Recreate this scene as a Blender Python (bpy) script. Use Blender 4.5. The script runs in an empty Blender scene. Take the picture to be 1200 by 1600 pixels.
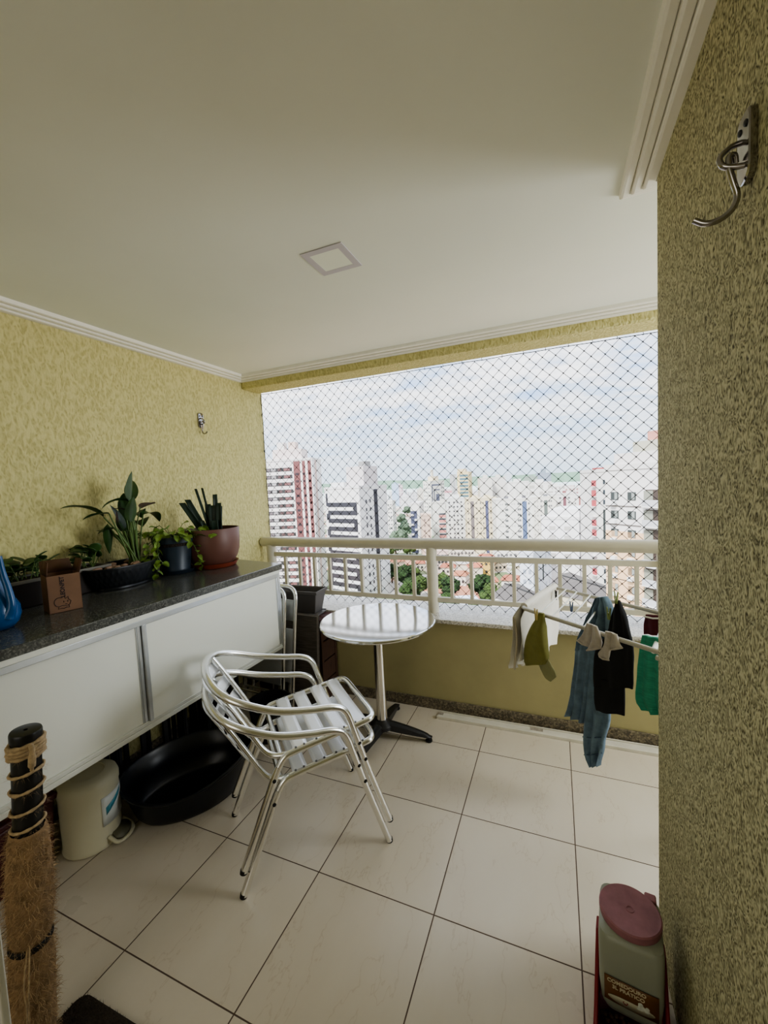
import bpy, math, random
from mathutils import Vector, Matrix, noise
random.seed(7)
C = bpy.context.scene.collection
PI = math.pi
R = math.radians

# ------------------------------------------------------------------ helpers
class MB:
    def __init__(s):
        s.v = []; s.f = []
    def add(s, vs, fs):
        b = len(s.v)
        s.v += [tuple(x) for x in vs]
        s.f += [tuple(i + b for i in f) for f in fs]
        return s
    def box(s, x0, x1, y0, y1, z0, z1, rot=0.0, piv=None):
        vs = [(x, y, z) for z in (z0, z1) for y in (y0, y1) for x in (x0, x1)]
        if rot:
            px, py = piv if piv else ((x0+x1)/2, (y0+y1)/2)
            c, n = math.cos(rot), math.sin(rot)
            vs = [(px+(x-px)*c-(y-py)*n, py+(x-px)*n+(y-py)*c, z) for x, y, z in vs]
        return s.add(vs, [(0,2,3,1),(4,5,7,6),(0,1,5,4),(2,6,7,3),(0,4,6,2),(1,3,7,5)])
    def prism(s, poly, z0, z1):
        n = len(poly)
        vs = [(x, y, z0) for x, y in poly] + [(x, y, z1) for x, y in poly]
        fs = [tuple(range(n-1, -1, -1)), tuple(range(n, 2*n))]
        fs += [(i, (i+1) % n, n+(i+1) % n, n+i) for i in range(n)]
        return s.add(vs, fs)
    def tube(s, path, r, n=10, closed=False, cap=True, flat=1.0):
        P = [Vector(p) for p in path]; m = len(P)
        rr = r if isinstance(r, (list, tuple)) else [r]*m
        T = []
        for i in range(m):
            a = P[(i-1) % m] if (closed or i > 0) else P[i]
            b = P[(i+1) % m] if (closed or i < m-1) else P[i]
            t = (b-a)
            T.append(t.normalized() if t.length > 1e-9 else Vector((0,0,1)))
        up = Vector((0,0,1)) if abs(T[0].z) < .9 else Vector((1,0,0))
        N = (up - T[0]*up.dot(T[0])).normalized()
        vs = []
        for i in range(m):
            N = (N - T[i]*N.dot(T[i]))
            N = N.normalized() if N.length > 1e-6 else T[i].orthogonal().normalized()
            B = T[i].cross(N)
            for k in range(n):
                a = 2*PI*k/n
                vs.append(P[i] + (N*math.cos(a)*flat + B*math.sin(a))*rr[i])
        fs = []
        for i in range(m if closed else m-1):
            for k in range(n):
                a = i*n+k; b = i*n+(k+1) % n; j = (i+1) % m
                fs.append((a, b, j*n+(k+1) % n, j*n+k))
        if cap and not closed:
            fs.append(tuple(range(n-1, -1, -1))); fs.append(tuple(range((m-1)*n, m*n)))
        return s.add(vs, fs)
    def lathe(s, prof, n=32, c=(0,0,0), sx=1.0, sy=1.0, fn=None, capb=True, capt=True):
        vs = []
        for r, z in prof:
            for k in range(n):
                a = 2*PI*k/n
                x, y, zz = r*math.cos(a)*sx, r*math.sin(a)*sy, z
                if fn: x, y, zz = fn(x, y, zz, a, r)
                vs.append((c[0]+x, c[1]+y, c[2]+zz))
        fs = []
        for i in range(len(prof)-1):
            for k in range(n):
                fs.append((i*n+k, i*n+(k+1) % n, (i+1)*n+(k+1) % n, (i+1)*n+k))
        if capb: fs.append(tuple(range(n-1, -1, -1)))
        if capt: fs.append(tuple(range((len(prof)-1)*n, len(prof)*n)))
        return s.add(vs, fs)
    def blob(s, c, rad, n=14, m=9, amp=.15, freq=3.0, seed=0.0, oct_=False):
        vs = []; fs = []
        for i in range(m+1):
            th = PI*i/m
            for k in range(n):
                a = 2*PI*k/n
                d = Vector((math.sin(th)*math.cos(a), math.sin(th)*math.sin(a), math.cos(th)))
                sd = Vector((seed, seed*1.7, 3.1)); q = 1+amp*noise.noise(d*freq+sd)
                if oct_: q += amp*.6*noise.noise(d*freq*2.6+sd)+amp*.45*noise.noise(d*freq*6+sd)
                vs.append((c[0]+d.x*rad[0]*q, c[1]+d.y*rad[1]*q, c[2]+d.z*rad[2]*q))
        for i in range(m):
            for k in range(n):
                fs.append((i*n+k, (i+1)*n+k, (i+1)*n+(k+1) % n, i*n+(k+1) % n))
        return s.add(vs, fs)
    def grid(s, rows):
        n = len(rows[0]); vs = [p for r in rows for p in r]; fs = []
        for i in range(len(rows)-1):
            for k in range(n-1):
                fs.append((i*n+k, i*n+k+1, (i+1)*n+k+1, (i+1)*n+k))
        return s.add(vs, fs)
    def build(s, name, mat, parent=None, sharp=40, bevel=0.0, seg=2, sub=0, solid=0.0, flat=False):
        me = bpy.data.meshes.new(name)
        me.from_pydata(s.v, [], s.f); me.update()
        if mat: me.materials.append(mat)
        if not flat:
            for p in me.polygons: p.use_smooth = True
            me.set_sharp_from_angle(angle=R(sharp))
        o = bpy.data.objects.new(name, me); C.objects.link(o)
        if parent: o.parent = parent
        if solid:
            md = o.modifiers.new('s', 'SOLIDIFY'); md.thickness = solid; md.offset = 0
        if bevel:
            md = o.modifiers.new('b', 'BEVEL'); md.width = bevel; md.segments = seg; md.limit_method = 'ANGLE'; md.angle_limit = R(35)
        if sub:
            md = o.modifiers.new('u', 'SUBSURF'); md.levels = sub; md.render_levels = sub
        return o

def tag(o, label, cat, group=None, kind=None):
    if label: o['label'] = label
    if cat: o['category'] = cat
    if group: o['group'] = group
    if kind: o['kind'] = kind
    return o
def thing(name, label, cat, loc=(0,0,0), rz=0.0, group=None):
    o = bpy.data.objects.new(name, None); C.objects.link(o)
    o.empty_display_size = .1; o.location = loc; o.rotation_euler = (0,0,rz)
    return tag(o, label, cat, group)
def struct(o, label, cat='setting'):
    o['kind'] = 'structure'; o['label'] = label; o['category'] = cat
    return o
def link_copy(src, parent=None, loc=None):
    c = src.copy(); C.objects.link(c)
    if parent and c.parent is not parent: c.parent = parent
    if loc is not None: c.location = loc
    return c
def catmull(pts, k=6, closed=False):
    P = [Vector(p) for p in pts]; n = len(P); out = []
    rng = range(n if closed else n-1)
    for i in rng:
        p1, p2 = P[i], P[(i+1) % n]
        p0 = P[(i-1) % n] if (closed or i > 0) else p1*2-p2
        p3 = P[(i+2) % n] if (closed or i < n-2) else p2*2-p1
        for j in range(k):
            t = j/k
            out.append(.5*((2*p1)+(p2-p0)*t+(2*p0-5*p1+4*p2-p3)*t*t+(3*p1-p0-3*p2+p3)*t**3))
    if not closed: out.append(P[-1])
    return out
def fillet(pts, r=.05, k=6):
    P = [Vector(p) for p in pts]; out = [P[0]]
    for i in range(1, len(P)-1):
        a, b, c = P[i-1], P[i], P[i+1]
        la, lc = (a-b).length, (c-b).length
        rr = min(r if not isinstance(r, (list, tuple)) else r[i-1], la*.49, lc*.49)
        p, q = b+(a-b).normalized()*rr, b+(c-b).normalized()*rr
        for j in range(k+1):
            t = j/k
            out.append(p*(1-t)**2+b*2*t*(1-t)+q*t*t)
    out.append(P[-1]); return out

# ------------------------------------------------------------------ materials
def lin(c): return tuple(((x/12.92) if x <= .04045 else ((x+.055)/1.055)**2.4) for x in c)
def hexc(r, g, b): return lin((r/255, g/255, b/255))
MATS = {}
class NT:
    def __init__(s, name):
        s.m = bpy.data.materials.new(name); s.m.use_nodes = True
        s.t = s.m.node_tree; s.b = s.t.nodes['Principled BSDF']
        s.co = None
    def n(s, typ, **kw):
        x = s.t.nodes.new(typ)
        for k, v in kw.items():
            if k in x.inputs.keys(): x.inputs[k].default_value = v
            else: setattr(x, k, v)
        return x
    def l(s, a, b): s.t.links.new(a, b)
    def coord(s, kind='Object'):
        return s.n('ShaderNodeTexCoord').outputs[kind]
    def mapping(s, vec, scale=(1,1,1), rot=(0,0,0)):
        m = s.n('ShaderNodeMapping'); m.inputs['Scale'].default_value = scale; m.inputs['Rotation'].default_value = rot
        s.l(vec, m.inputs['Vector']); return m.outputs['Vector']
    def noise(s, vec, scale, detail=3, rough=.55):
        x = s.n('ShaderNodeTexNoise'); x.inputs['Scale'].default_value = scale; x.inputs['Detail'].default_value = detail; x.inputs['Roughness'].default_value = rough
        s.l(vec, x.inputs['Vector']); return x.outputs['Fac']
    def ramp(s, fac, stops):
        r = s.n('ShaderNodeValToRGB'); e = r.color_ramp.elements
        while len(e) < len(stops): e.new(.5)
        for i, (p, c) in enumerate(stops):
            e[i].position = p; e[i].color = (*c, 1) if len(c) == 3 else c
        s.l(fac, r.inputs['Fac']); return r.outputs['Color']
    def math(s, op, a, b=None):
        x = s.n('ShaderNodeMath'); x.operation = op
        for i, v in enumerate((a, b)):
            if v is None: continue
            if isinstance(v, (int, float)): x.inputs[i].default_value = v
            else: s.l(v, x.inputs[i])
        return x.outputs[0]
    def mix(s, fac, a, b):
        x = s.n('ShaderNodeMix'); x.data_type = 'RGBA'
        if isinstance(fac, (int, float)): x.inputs[0].default_value = fac
        else: s.l(fac, x.inputs[0])
        for i, v in ((6, a), (7, b)):
            if isinstance(v, tuple): x.inputs[i].default_value = (*v, 1)
            else: s.l(v, x.inputs[i])
        return x.outputs[2]
    def bump(s, h, strength, dist=.01):
        x = s.n('ShaderNodeBump'); x.inputs['Strength'].default_value = strength; x.inputs['Distance'].default_value = dist
        s.l(h, x.inputs['Height']); s.l(x.outputs['Normal'], s.b.inputs['Normal'])
def mat(name, col, rough=.5, metal=0.0, var=.0, vs=8.0, bump=0.0, bs=60.0, bd=.002, spec=.5, stretch=(1,1,1), trans=0.0, sss=0.0):
    if name in MATS: return MATS[name]
    t = NT(name); b = t.b
    b.inputs['Base Color'].default_value = (*col, 1); b.inputs['Roughness'].default_value = rough; b.inputs['Metallic'].default_value = metal
    b.inputs['Specular IOR Level'].default_value = spec
    co = None
    if var:
        co = t.mapping(t.coord(), stretch)
        f = t.noise(co, vs, 4)
        c = t.ramp(f, [(.3, tuple(x*(1-var) for x in col)), (.7, tuple(min(1, x*(1+var)) for x in col))])
        t.l(c, b.inputs['Base Color'])
    if bump:
        co = co or t.mapping(t.coord(), stretch)
        t.bump(t.noise(co, bs, 3), bump, bd)
    if trans: b.inputs['Transmission Weight'].default_value = trans
    MATS[name] = t.m
    return t.m

def plaster(name, c1, c2, sc=(1,1,1), vsc=95, bs=.9, bd=.006):
    t = NT(name); co = t.mapping(t.coord(), sc)
    w = t.n('ShaderNodeTexNoise'); w.inputs['Scale'].default_value = 30; w.inputs['Detail'].default_value = 2
    t.l(co, w.inputs['Vector'])
    add = t.n('ShaderNodeVectorMath'); add.operation = 'MULTIPLY_ADD'; add.inputs[1].default_value = (.05,.05,.05)
    t.l(w.outputs['Color'], add.inputs[0]); t.l(co, add.inputs[2])
    v = t.n('ShaderNodeTexVoronoi'); v.feature = 'SMOOTH_F1'; v.inputs['Scale'].default_value = vsc
    t.l(add.outputs[0], v.inputs['Vector'])
    n2 = t.noise(co, vsc*1.6, 3)
    h = t.math('ADD', v.outputs['Distance'], t.math('MULTIPLY', n2, .5))
    col = t.ramp(h, [(.35, c1), (.85, c2)])
    big = t.noise(t.coord(), 1.3, 3)
    col = t.mix(t.math('MULTIPLY', big, .25), col, tuple(x*.8 for x in c1))
    t.l(col, t.b.inputs['Base Color']); t.b.inputs['Roughness'].default_value = .85; t.b.inputs['Specular IOR Level'].default_value = .2
    t.bump(h, bs, bd)
    return t.m
def granite(name, base, dark, light, sc=140, rough=.25):
    t = NT(name); co = t.coord()
    v = t.n('ShaderNodeTexVoronoi'); v.inputs['Scale'].default_value = sc; t.l(co, v.inputs['Vector'])
    sep = t.n('ShaderNodeSeparateColor'); t.l(v.outputs['Color'], sep.inputs[0])
    c = t.ramp(sep.outputs[0], [(.0, dark), (.3, dark), (.34, base), (.75, base), (.8, light), (1, light)])
    c = t.mix(t.noise(co, sc*1.4, 4), c, base)
    t.l(c, t.b.inputs['Base Color']); t.b.inputs['Roughness'].default_value = rough
    return t.m
def floor_tiles():
    t = NT('ceramic floor tiles'); co = t.coord()
    sx = t.n('ShaderNodeSeparateXYZ'); t.l(co, sx.inputs[0])
    S, x0, y0, S2 = .45, -1.303, .7786, .4469
    gx = t.math('DIVIDE', t.math('SUBTRACT', sx.outputs[0], x0-20*S), S)
    gy = t.math('DIVIDE', t.math('SUBTRACT', sx.outputs[1], y0-20*S2), S2)
    fx, fy = t.math('FRACT', gx), t.math('FRACT', gy)
    ex = t.math('MINIMUM', fx, t.math('SUBTRACT', 1.0, fx)); ey = t.math('MINIMUM', fy, t.math('SUBTRACT', 1.0, fy))
    e = t.math('MINIMUM', ex, ey)
    grout = t.math('LESS_THAN', e, .0045)
    idx = t.n('ShaderNodeCombineXYZ'); t.l(t.math('FLOOR', gx), idx.inputs[0]); t.l(t.math('FLOOR', gy), idx.inputs[1])
    wn = t.n('ShaderNodeTexWhiteNoise'); t.l(idx.outputs[0], wn.inputs['Vector'])
    off = t.n('ShaderNodeVectorMath'); off.operation = 'MULTIPLY_ADD'; off.inputs[1].default_value = (9,9,9)
    t.l(wn.outputs['Color'], off.inputs[0]); t.l(co, off.inputs[2])
    st = t.mapping(off.outputs[0], (2.6, 1.0, 1), (0,0,.25))
    a = t.noise(st, 1.7, 5, .6)
    vein = t.math('ABSOLUTE', t.math('SUBTRACT', a, .5))
    vcol = t.ramp(vein, [(.0, hexc(194,182,164)), (.002, hexc(203,193,176)), (.006, hexc(208,199,183)), (.2, hexc(212,204,189))])
    cl = t.noise(off.outputs[0], 4, 5, .6)
    base = t.mix(t.math('MULTIPLY', cl, .5), vcol, hexc(200,190,174))
    ti = t.math('MULTIPLY', wn.outputs['Value'], .12)
    base = t.mix(ti, base, hexc(190,178,164))
    col = t.mix(grout, base, hexc(92,76,66))
    t.l(col, t.b.inputs['Base Color'])
    ro = t.math('ADD', t.math('MULTIPLY', grout, .45), t.math('ADD', .22, t.math('MULTIPLY', cl, .18)))
    t.l(ro, t.b.inputs['Roughness'])
    t.bump(t.math('MULTIPLY', t.math('SUBTRACT', t.math('MINIMUM', e, .008), .008), 8.0), .5, .02)
    return t.m
def brushed(name, col, rough=.2, sc=(2,2,60), amt=.06, metal=1.0):
    t = NT(name); co = t.mapping(t.coord(), sc)
    n = t.noise(co, 20, 3)
    t.b.inputs['Metallic'].default_value = metal; t.b.inputs['Base Color'].default_value = (*col, 1)
    t.l(t.math('ADD', rough, t.math('MULTIPLY', n, amt)), t.b.inputs['Roughness'])
    t.bump(n, .04, .001)
    return t.m

WALL_Y = plaster('yellow textured plaster', hexc(181,174,122), hexc(211,204,150), (1,1,.5), 80, .8, .006)
WALL_R = plaster('fine grained yellow plaster', hexc(84,78,52), hexc(206,200,162), (1,1,.7), 190, .8, .004)
WALL_S = mat('smooth yellow paint', hexc(168,160,120), .7, var=.06, vs=5, bump=.1, bs=60)
CEIL = mat('white ceiling paint', hexc(226,228,218), .8, var=.02, vs=2)
PLASTW = mat('white plaster moulding', hexc(232,230,220), .6, var=.02)
FLOOR = floor_tiles()
GRAN_D = granite('dark grey granite', hexc(82,83,80), hexc(48,48,48), hexc(122,122,116), 230, .17)
GRAN_L = granite('pale speckled granite', hexc(206,202,194), hexc(105,100,95), hexc(232,230,226), 150, .25)
GRAN_B = granite('brown speckled granite', hexc(112,103,88), hexc(40,38,34), hexc(160,148,124), 120, .3)
CREAMP = mat('cream painted metal', hexc(205,200,184), .35, var=.04, vs=12)
ALU = brushed('polished aluminium tube', (.86,.86,.84), .2)
ALUS = brushed('brushed aluminium slats', (.86,.87,.89), .36, (60,2,2), .06, .55)
STEEL = brushed('swirled stainless steel', (.82,.83,.85), .09, (8,8,8), .06)
CHROME = mat('chromed steel', (.36,.34,.33), .14, 1.0, var=.1, vs=30)
ALUF = mat('satin aluminium profile', hexc(196,200,204), .3, .85, var=.04, vs=20)
WHITEL = mat('white laminate', hexc(222,223,214), .35, var=.015, vs=3)
BLACKP = mat('black plastic', hexc(22,22,23), .35, var=.1, vs=30)
BLACKM = mat('black powder coated metal', hexc(34,34,35), .38, var=.08, vs=40, bump=.05, bs=200)
RUBBER = mat('black rubber', hexc(18,18,18), .7, var=.1)
NAVYP = mat('navy blue plastic', hexc(9,15,24), .28, var=.1, vs=10)
BINP = mat('off white plastic', hexc(200,196,172), .4, var=.03, vs=6)
REDP = mat('dark red plastic', hexc(128,28,36), .4, var=.06, vs=20)
SOIL = mat('dark soil', hexc(48,38,30), .95, var=.4, vs=90, bump=.8, bs=120, bd=.01)
WOOD_D = mat('dark weathered wood', hexc(84,77,70), .7, var=.3, vs=14, bump=.3, bs=30, stretch=(1,1,9))
WOOD_R = mat('reddish brown wood', hexc(72,48,36), .65, var=.3, vs=14, stretch=(9,9,1), bump=.2, bs=30)
SKY, SUN, FILL, SIDE, EXPO = .8, 2.8, 5, 18, 1.42
LOOK = 'AgX - Medium High Contrast'
# ------------------------------------------------------------------ camera
cam_d = bpy.data.cameras.new('camera'); cam = bpy.data.objects.new('camera', cam_d); C.objects.link(cam)
cam_d.sensor_fit = 'HORIZONTAL'; cam_d.sensor_width = 36; cam_d.lens = 36*640.25/1200
cam_d.clip_start = .02; cam_d.clip_end = 9000
rt, up, fw = ((0.9220144803, 0.3842624349, -0.0472406515), (0.0177156547, 0.0800173076, 0.9966360349), (-0.3867498592, 0.9197497553, -0.0669696557))
cam.matrix_world = Matrix(((rt[0], up[0], -fw[0], 0), (rt[1], up[1], -fw[1], 0), (rt[2], up[2], -fw[2], 1.45363), (0,0,0,1)))
bpy.context.scene.camera = cam

# ------------------------------------------------------------------ room shell
XL, XR, YC, YP, YN = -2.13, .27, 1.40, 2.455, 2.66
ZC, ZB, ZS = 2.285, 2.205, .60
XE, YB = 2.2, -2.2
o = MB().box(XL-.2, XE+.2, YB-.2, YP+.02, -.2, 0).build('floor', FLOOR); struct(o, 'beige marbled ceramic floor tiles with dark grout', 'floor')
o = MB().box(XL-.2, XE+.2, YB-.2, YN+.15, ZC, ZC+.25).build('ceiling', CEIL); struct(o, 'plain white balcony ceiling', 'ceiling')
o = MB().box(XL-.25, XL, YB, YN+.02, 0, ZC).build('wall_left', WALL_Y); struct(o, 'yellow textured plaster wall behind the long counter', 'wall')
pts = [(XR, YB), (XE, YB), (XE, YC)]
cr = .018
pts += [(XR+cr-cr*math.sin(a), YC-cr+cr*math.cos(a)) for a in (0, .4, .8, 1.2, PI/2)]
o = MB().prism(pts, 0, ZC).build('wall_right', WALL_R); struct(o, 'yellow textured plaster wall close on the right, carrying a hook', 'wall')
o = MB().box(XL-.2, XE+.2, YB-.2, YB, 0, ZC).build('wall_back', CEIL); struct(o, 'plain wall behind the viewpoint', 'wall')
o = MB().box(XE, XE+.2, YC, YN+.1, 0, .6).build('wall_recess', WALL_Y); struct(o, 'yellow end wall of the drying recess', 'wall')  # out of view; left open above so more sky light enters
o = MB().box(XL, XE, YP, YP+.30, -.4, ZS-.025).build('wall_parapet', WALL_S); struct(o, 'smooth yellow parapet wall under the balcony railing', 'wall')
m = MB().box(XL, XE, YP, YP+.195, ZB, ZC)
o = m.build('wall_beam', WALL_Y, bevel=.012); struct(o, 'yellow plaster beam above the netted opening', 'beam')
o = MB().box(XL, XE, YP-.035, YP+.32, ZS-.025, ZS).build('trim_1', GRAN_L, bevel=.004); struct(o, 'pale speckled granite sill capping the parapet', 'sill')
o = MB().box(XL, XE, YP-.012, YP, 0, .068).build('baseboard_back', GRAN_B, bevel=.002); struct(o, 'brown speckled granite skirting under the parapet', 'skirting')
o = MB().box(XL, XL+.012, YB, YP-.012, 0, .068).build('baseboard_left', GRAN_B, bevel=.002); struct(o, 'granite skirting along the left wall', 'skirting')
# stepped plaster cornice
PRF = [(0, 2.250), (.020, 2.250), (.025, 2.252), (.027, 2.256), (.027, 2.267), (.031, 2.267), (.031, 2.2585), (.045, 2.2585), (.051, 2.261), (.052, 2.265), (.052, 2.276), (.056, 2.276), (.056, 2.2675), (.070, 2.2675), (.076, 2.270), (.078, 2.275), (.080, 2.2855), (0, 2.2855)]
def cornice(name, path, label):
    # path: list of (x, y, nx, ny): corner points with the direction in which the profile grows
    m = MB(); rows = []
    for x, y, nx, ny in path:
        rows.append([(x+nx*q, y+ny*q, z) for q, z in PRF])
    n = len(PRF); vs = [p for r in rows for p in r]; fs = []
    for i in range(len(rows)-1):
        for k in range(n):
            fs.append((i*n+k, i*n+(k+1) % n, (i+1)*n+(k+1) % n, (i+1)*n+k))
    fs += [tuple(range(n)), tuple(range((len(rows)-1)*n, len(rows)*n))]
    m.add(vs, fs); o = m.build(name, PLASTW, sharp=20); return struct(o, label, 'cornice')
cornice('trim_2', [(XL, YB, 1, 0), (XL, YP, 1, -1)], 'white grooved plaster cornice along the left wall')
cornice('trim_3', [(XL, YP, 1, -1), (XE, YP, -1, -1)], 'white grooved plaster cornice along the beam')
cornice('trim_4', [(XR, YB, -1, 0), (XR, YC, -1, 1), (XE, YC, 0, 1)], 'white grooved plaster cornice above the right wall')

# thin white jamb of the doorway, at the left edge
WHITEF = mat('white frame paint', hexc(214,212,204), .4, var=.03)
d1 = struct(MB().box(-.5465, -.5385, .196, .204, 0, ZC).build('door_1', WHITEF, bevel=.002), 'white edge of the doorway frame at the bottom left corner', 'door frame')
struct(MB().box(-.60, -.5470, .180, .196, 0, ZC).build('door_2', BLACKM, bevel=.002), 'dark outer side of the doorway frame', 'door frame')

# ------------------------------------------------------------------ railing
YRL = 2.57
rl = thing('balcony_railing', 'cream metal railing with round handrail, standing on the pale granite sill', 'railing', (-.75, YRL, ZS))
def rel(m, name, mt, **k):
    o = m.build(name, mt, rl, **k); o.matrix_parent_inverse = Matrix.Translation((.75, -YRL, -ZS)); return o
m = MB()
m.tube([(XL+.002, YRL, 1.052), (XL+.012, YRL, 1.052), (XE, YRL, 1.052)], [.032, .041, .041], 20, flat=.90)
rel(m, 'handrail', CREAMP, sharp=60)
rel(MB().box(XL+.06, XE, YRL-.014, YRL+.014, .941, .975), 'top_rail', CREAMP, bevel=.004)
rel(MB().box(XL+.06, XE, YRL-.014, YRL+.014, .669, .701), 'bottom_rail', CREAMP, bevel=.004)
for x in (-2.045, -.757, .53, 1.6):
    m = MB().lathe([(.036, ZS), (.036, 1.03)], 20, (x, YRL, 0))
    rel(m, 'post', CREAMP)
x = -2.045
bal = None
xs = [-2.045+.1288*k for k in range(1, 10)]+[-.757+.1288*k for k in range(1, 10)]+[.53+.1288*k for k in range(1, 8)]
for x in xs:
    if bal is None:
        bal = rel(MB().box(-.0108, .0108, YRL-.012, YRL+.012, .698, .947), 'baluster', CREAMP, bevel=.002)
        bal.location.x = x
    else:
        c = link_copy(bal, rl); c.location.x = x

# ------------------------------------------------------------------ safety net
NETM = mat('dark nylon twine', hexc(34,34,36), .8, var=.1)
net = thing('safety_net', 'fine dark diamond safety net stretched across the balcony opening', 'net', (-.3, YN, .6))
def netbuild(m, name, mt, **k):
    o = m.build(name, mt, net, **k); o.matrix_parent_inverse = Matrix.Translation((.3, -YN, -.6)); return o
d = .0362; zt, zb = ZB-.004, .602; xl, xr = XL+.012, XE
def npos(i, j):
    w = noise.noise_vector(Vector((i*.19, j*.19, 1.0)))*.0042
    x, z = xl+i*d, zb+j*d
    return (x+w.x, YN+w.y*.6, z+w.z)
nx, nz = int((xr-xl)/d), int((zt-zb)/d)
m = MB()
for s0 in range(-nz, nx+1):
    if s0 % 2: continue
    for dr in (1, -1):
        p = []; r = []
        for j in range(nz+1):
            i = s0+j if dr > 0 else s0+nz-j
            if 0 <= i <= nx:
                if p:
                    q = npos(i, j); a = Vector(p[-1]); b = Vector(q)
                    p += [tuple(a.lerp(b, .16)), tuple(a.lerp(b, .84))]; r += [.00155, .00155]
                p.append(npos(i, j)); r.append(.0029)
        if len(p) > 1: m.tube(p, r, 4, cap=False)
netbuild(m, 'net_mesh', NETM)
m = MB()
pts = [(xl, YN, zb)] + [(xl+.004*math.sin(k*1.3), YN, zb+(zt-zb)*k/24) for k in range(25)] + [(xl+(xr-xl)*k/30, YN-.002, zt-.004*abs(math.sin(k*1.7))) for k in range(31)]
m.tube(pts, .0022, 6); netbuild(m, 'border_rope', NETM)
hook = None
hp = [(xl+.11+k*.123, YN-.005, zt) for k in range(30)] + [(xl, YN-.005, .78+k*.14) for k in range(10)]
for p in hp:
    if p[0] > xr: continue
    if hook is None:
        hook = netbuild(MB().tube(catmull([(0,0,.012),(0,-.004,.004),(.003,-.006,-.004),(0,0,-.007),(-.003,.004,-.003)],4), .0016, 6), 'hook', BLACKM)
        hook.location = p
    else:
        link_copy(hook, net, p)

# ------------------------------------------------------------------ ceiling lamp
lp = thing('ceiling_light', 'small square flush ceiling light with white frame, switched off', 'ceiling light', (-.742, 1.384, ZC))
A = .083; B2 = .058
m = MB()
vs = []; 
for s_, z in ((A, 0), (A, -.003), (B2+.004, -.0035), (B2, -.003), (B2, -.0005)):
    vs += [(-s_, -s_, z), (s_, -s_, z), (s_, s_, z), (-s_, s_, z)]
fs = [(i*4+k, i*4+(k+1) % 4, (i+1)*4+(k+1) % 4, (i+1)*4+k) for i in range(4) for k in range(4)]
m.add(vs, fs); m.build('frame', mat('lamp frame white', hexc(186,182,188), .5, var=.02), lp, sharp=15)
MB().box(-B2, B2, -B2, B2, -.0025, -.0005).build('diffuser', mat('lamp diffuser', hexc(222,228,214), .4, var=.01), lp)

# ------------------------------------------------------------------ hammock hooks
def hammock_hook(label, loc, rz, gl):
    t = thing('wall_hook', label, 'wall hook', loc, rz, None)
    # local: +x out of the wall, z up
    pl = []
    hw, h0, h1 = .027, -.062, .062
    for cx, cz, a0 in ((hw-.016, h1-.016, 0), (-hw+.016, h1-.016, 90), (-hw+.022, h0+.022, 180), (hw-.022, h0+.022, 270)):
        rr = .016 if cz > 0 else .022
        pl += [(cx+rr*math.cos(R(a0+k*22.5)), cz+rr*math.sin(R(a0+k*22.5))) for k in range(5)]
    n = len(pl); vs = []; fs = []
    for x, s_ in ((.0, 1), (.011, 1), (.0135, .93)):
        vs += [(x, y*s_, z*s_) for y, z in pl]
    for i in range(2): fs += [(i*n+k, i*n+(k+1) % n, (i+1)*n+(k+1) % n, (i+1)*n+k) for k in range(n)]
    fs.append(tuple(range(2*n, 3*n)))
    MB().add(vs, fs).build('plate', CHROME, t, sharp=30)
    for y in (-.013, .013):
        s = MB().lathe([(.0062, 0), (.0058, .002), (.003, .0035)], 14).build('screw', BLACKM, t)
        s.rotation_euler = (0, PI/2, 0); s.location = (.0132, y, .036)
    m = MB()
    m.tube(catmull([(.012, -.008, .016), (.030, -.006, .012), (.047, -.002, -.004), (.044, .002, -.022), (.028, .004, -.030), (.012, .006, -.034)], 5), .0052, 12)
    m.build('eye', CHROME, t, sharp=60)
    m = MB()
    m.tube(catmull([(.022, -.006, -.020), (.026, .0, -.008), (.034, .002, -.010), (.034, .002, -.028), (.027, .0, -.055), (.020, -.003, -.080), (.026, -.006, -.100), (.044, -.010, -.112), (.066, -.013, -.112), (.084, -.015, -.100)], 5), .0056, 12)
    m.build('hook_arm', CHROME, t, sharp=60)
    t.scale = (.78,.78,.78)
    return t
hammock_hook('large chrome hook on the near right wall, close to the ceiling', (XR, .790, 1.915), PI, None)
hammock_hook('chrome hook high on the left wall above the brown pot', (XL, 2.045, 1.925), 0, None)

# ------------------------------------------------------------------ floor strip
st = thing('aluminium_track', 'long white aluminium track lying on the floor along the granite skirting', 'track', (-.11, 2.395, 0), R(1.0))
m = MB().box(-.59, .62, -.042, -.020, 0, .018).box(-.59, .62, -.020, .030, 0, .007).box(-.585, .62, .024, .030, .007, .016)
m.build('track_rail', mat('worn white aluminium', hexc(212,208,196), .45, var=.08, vs=12, bump=.1), st, bevel=.0015)
m = MB().box(-.588, -.560, -.016, .022, .007, .0085).box(-.05, .02, -.016, .022, .007, .0085)
m.build('old_tape', mat('grey dirty residue', hexc(160,152,140), .8, var=.3, vs=80), st)
# ------------------------------------------------------------------ wall cabinet and granite worktop
CA = R(-.9)
cab = thing('sliding_door_cabinet', 'long white sliding-door cabinet with aluminium trim hung on the left wall', 'cabinet', (-1.47, 1.905, .54), CA)
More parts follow.
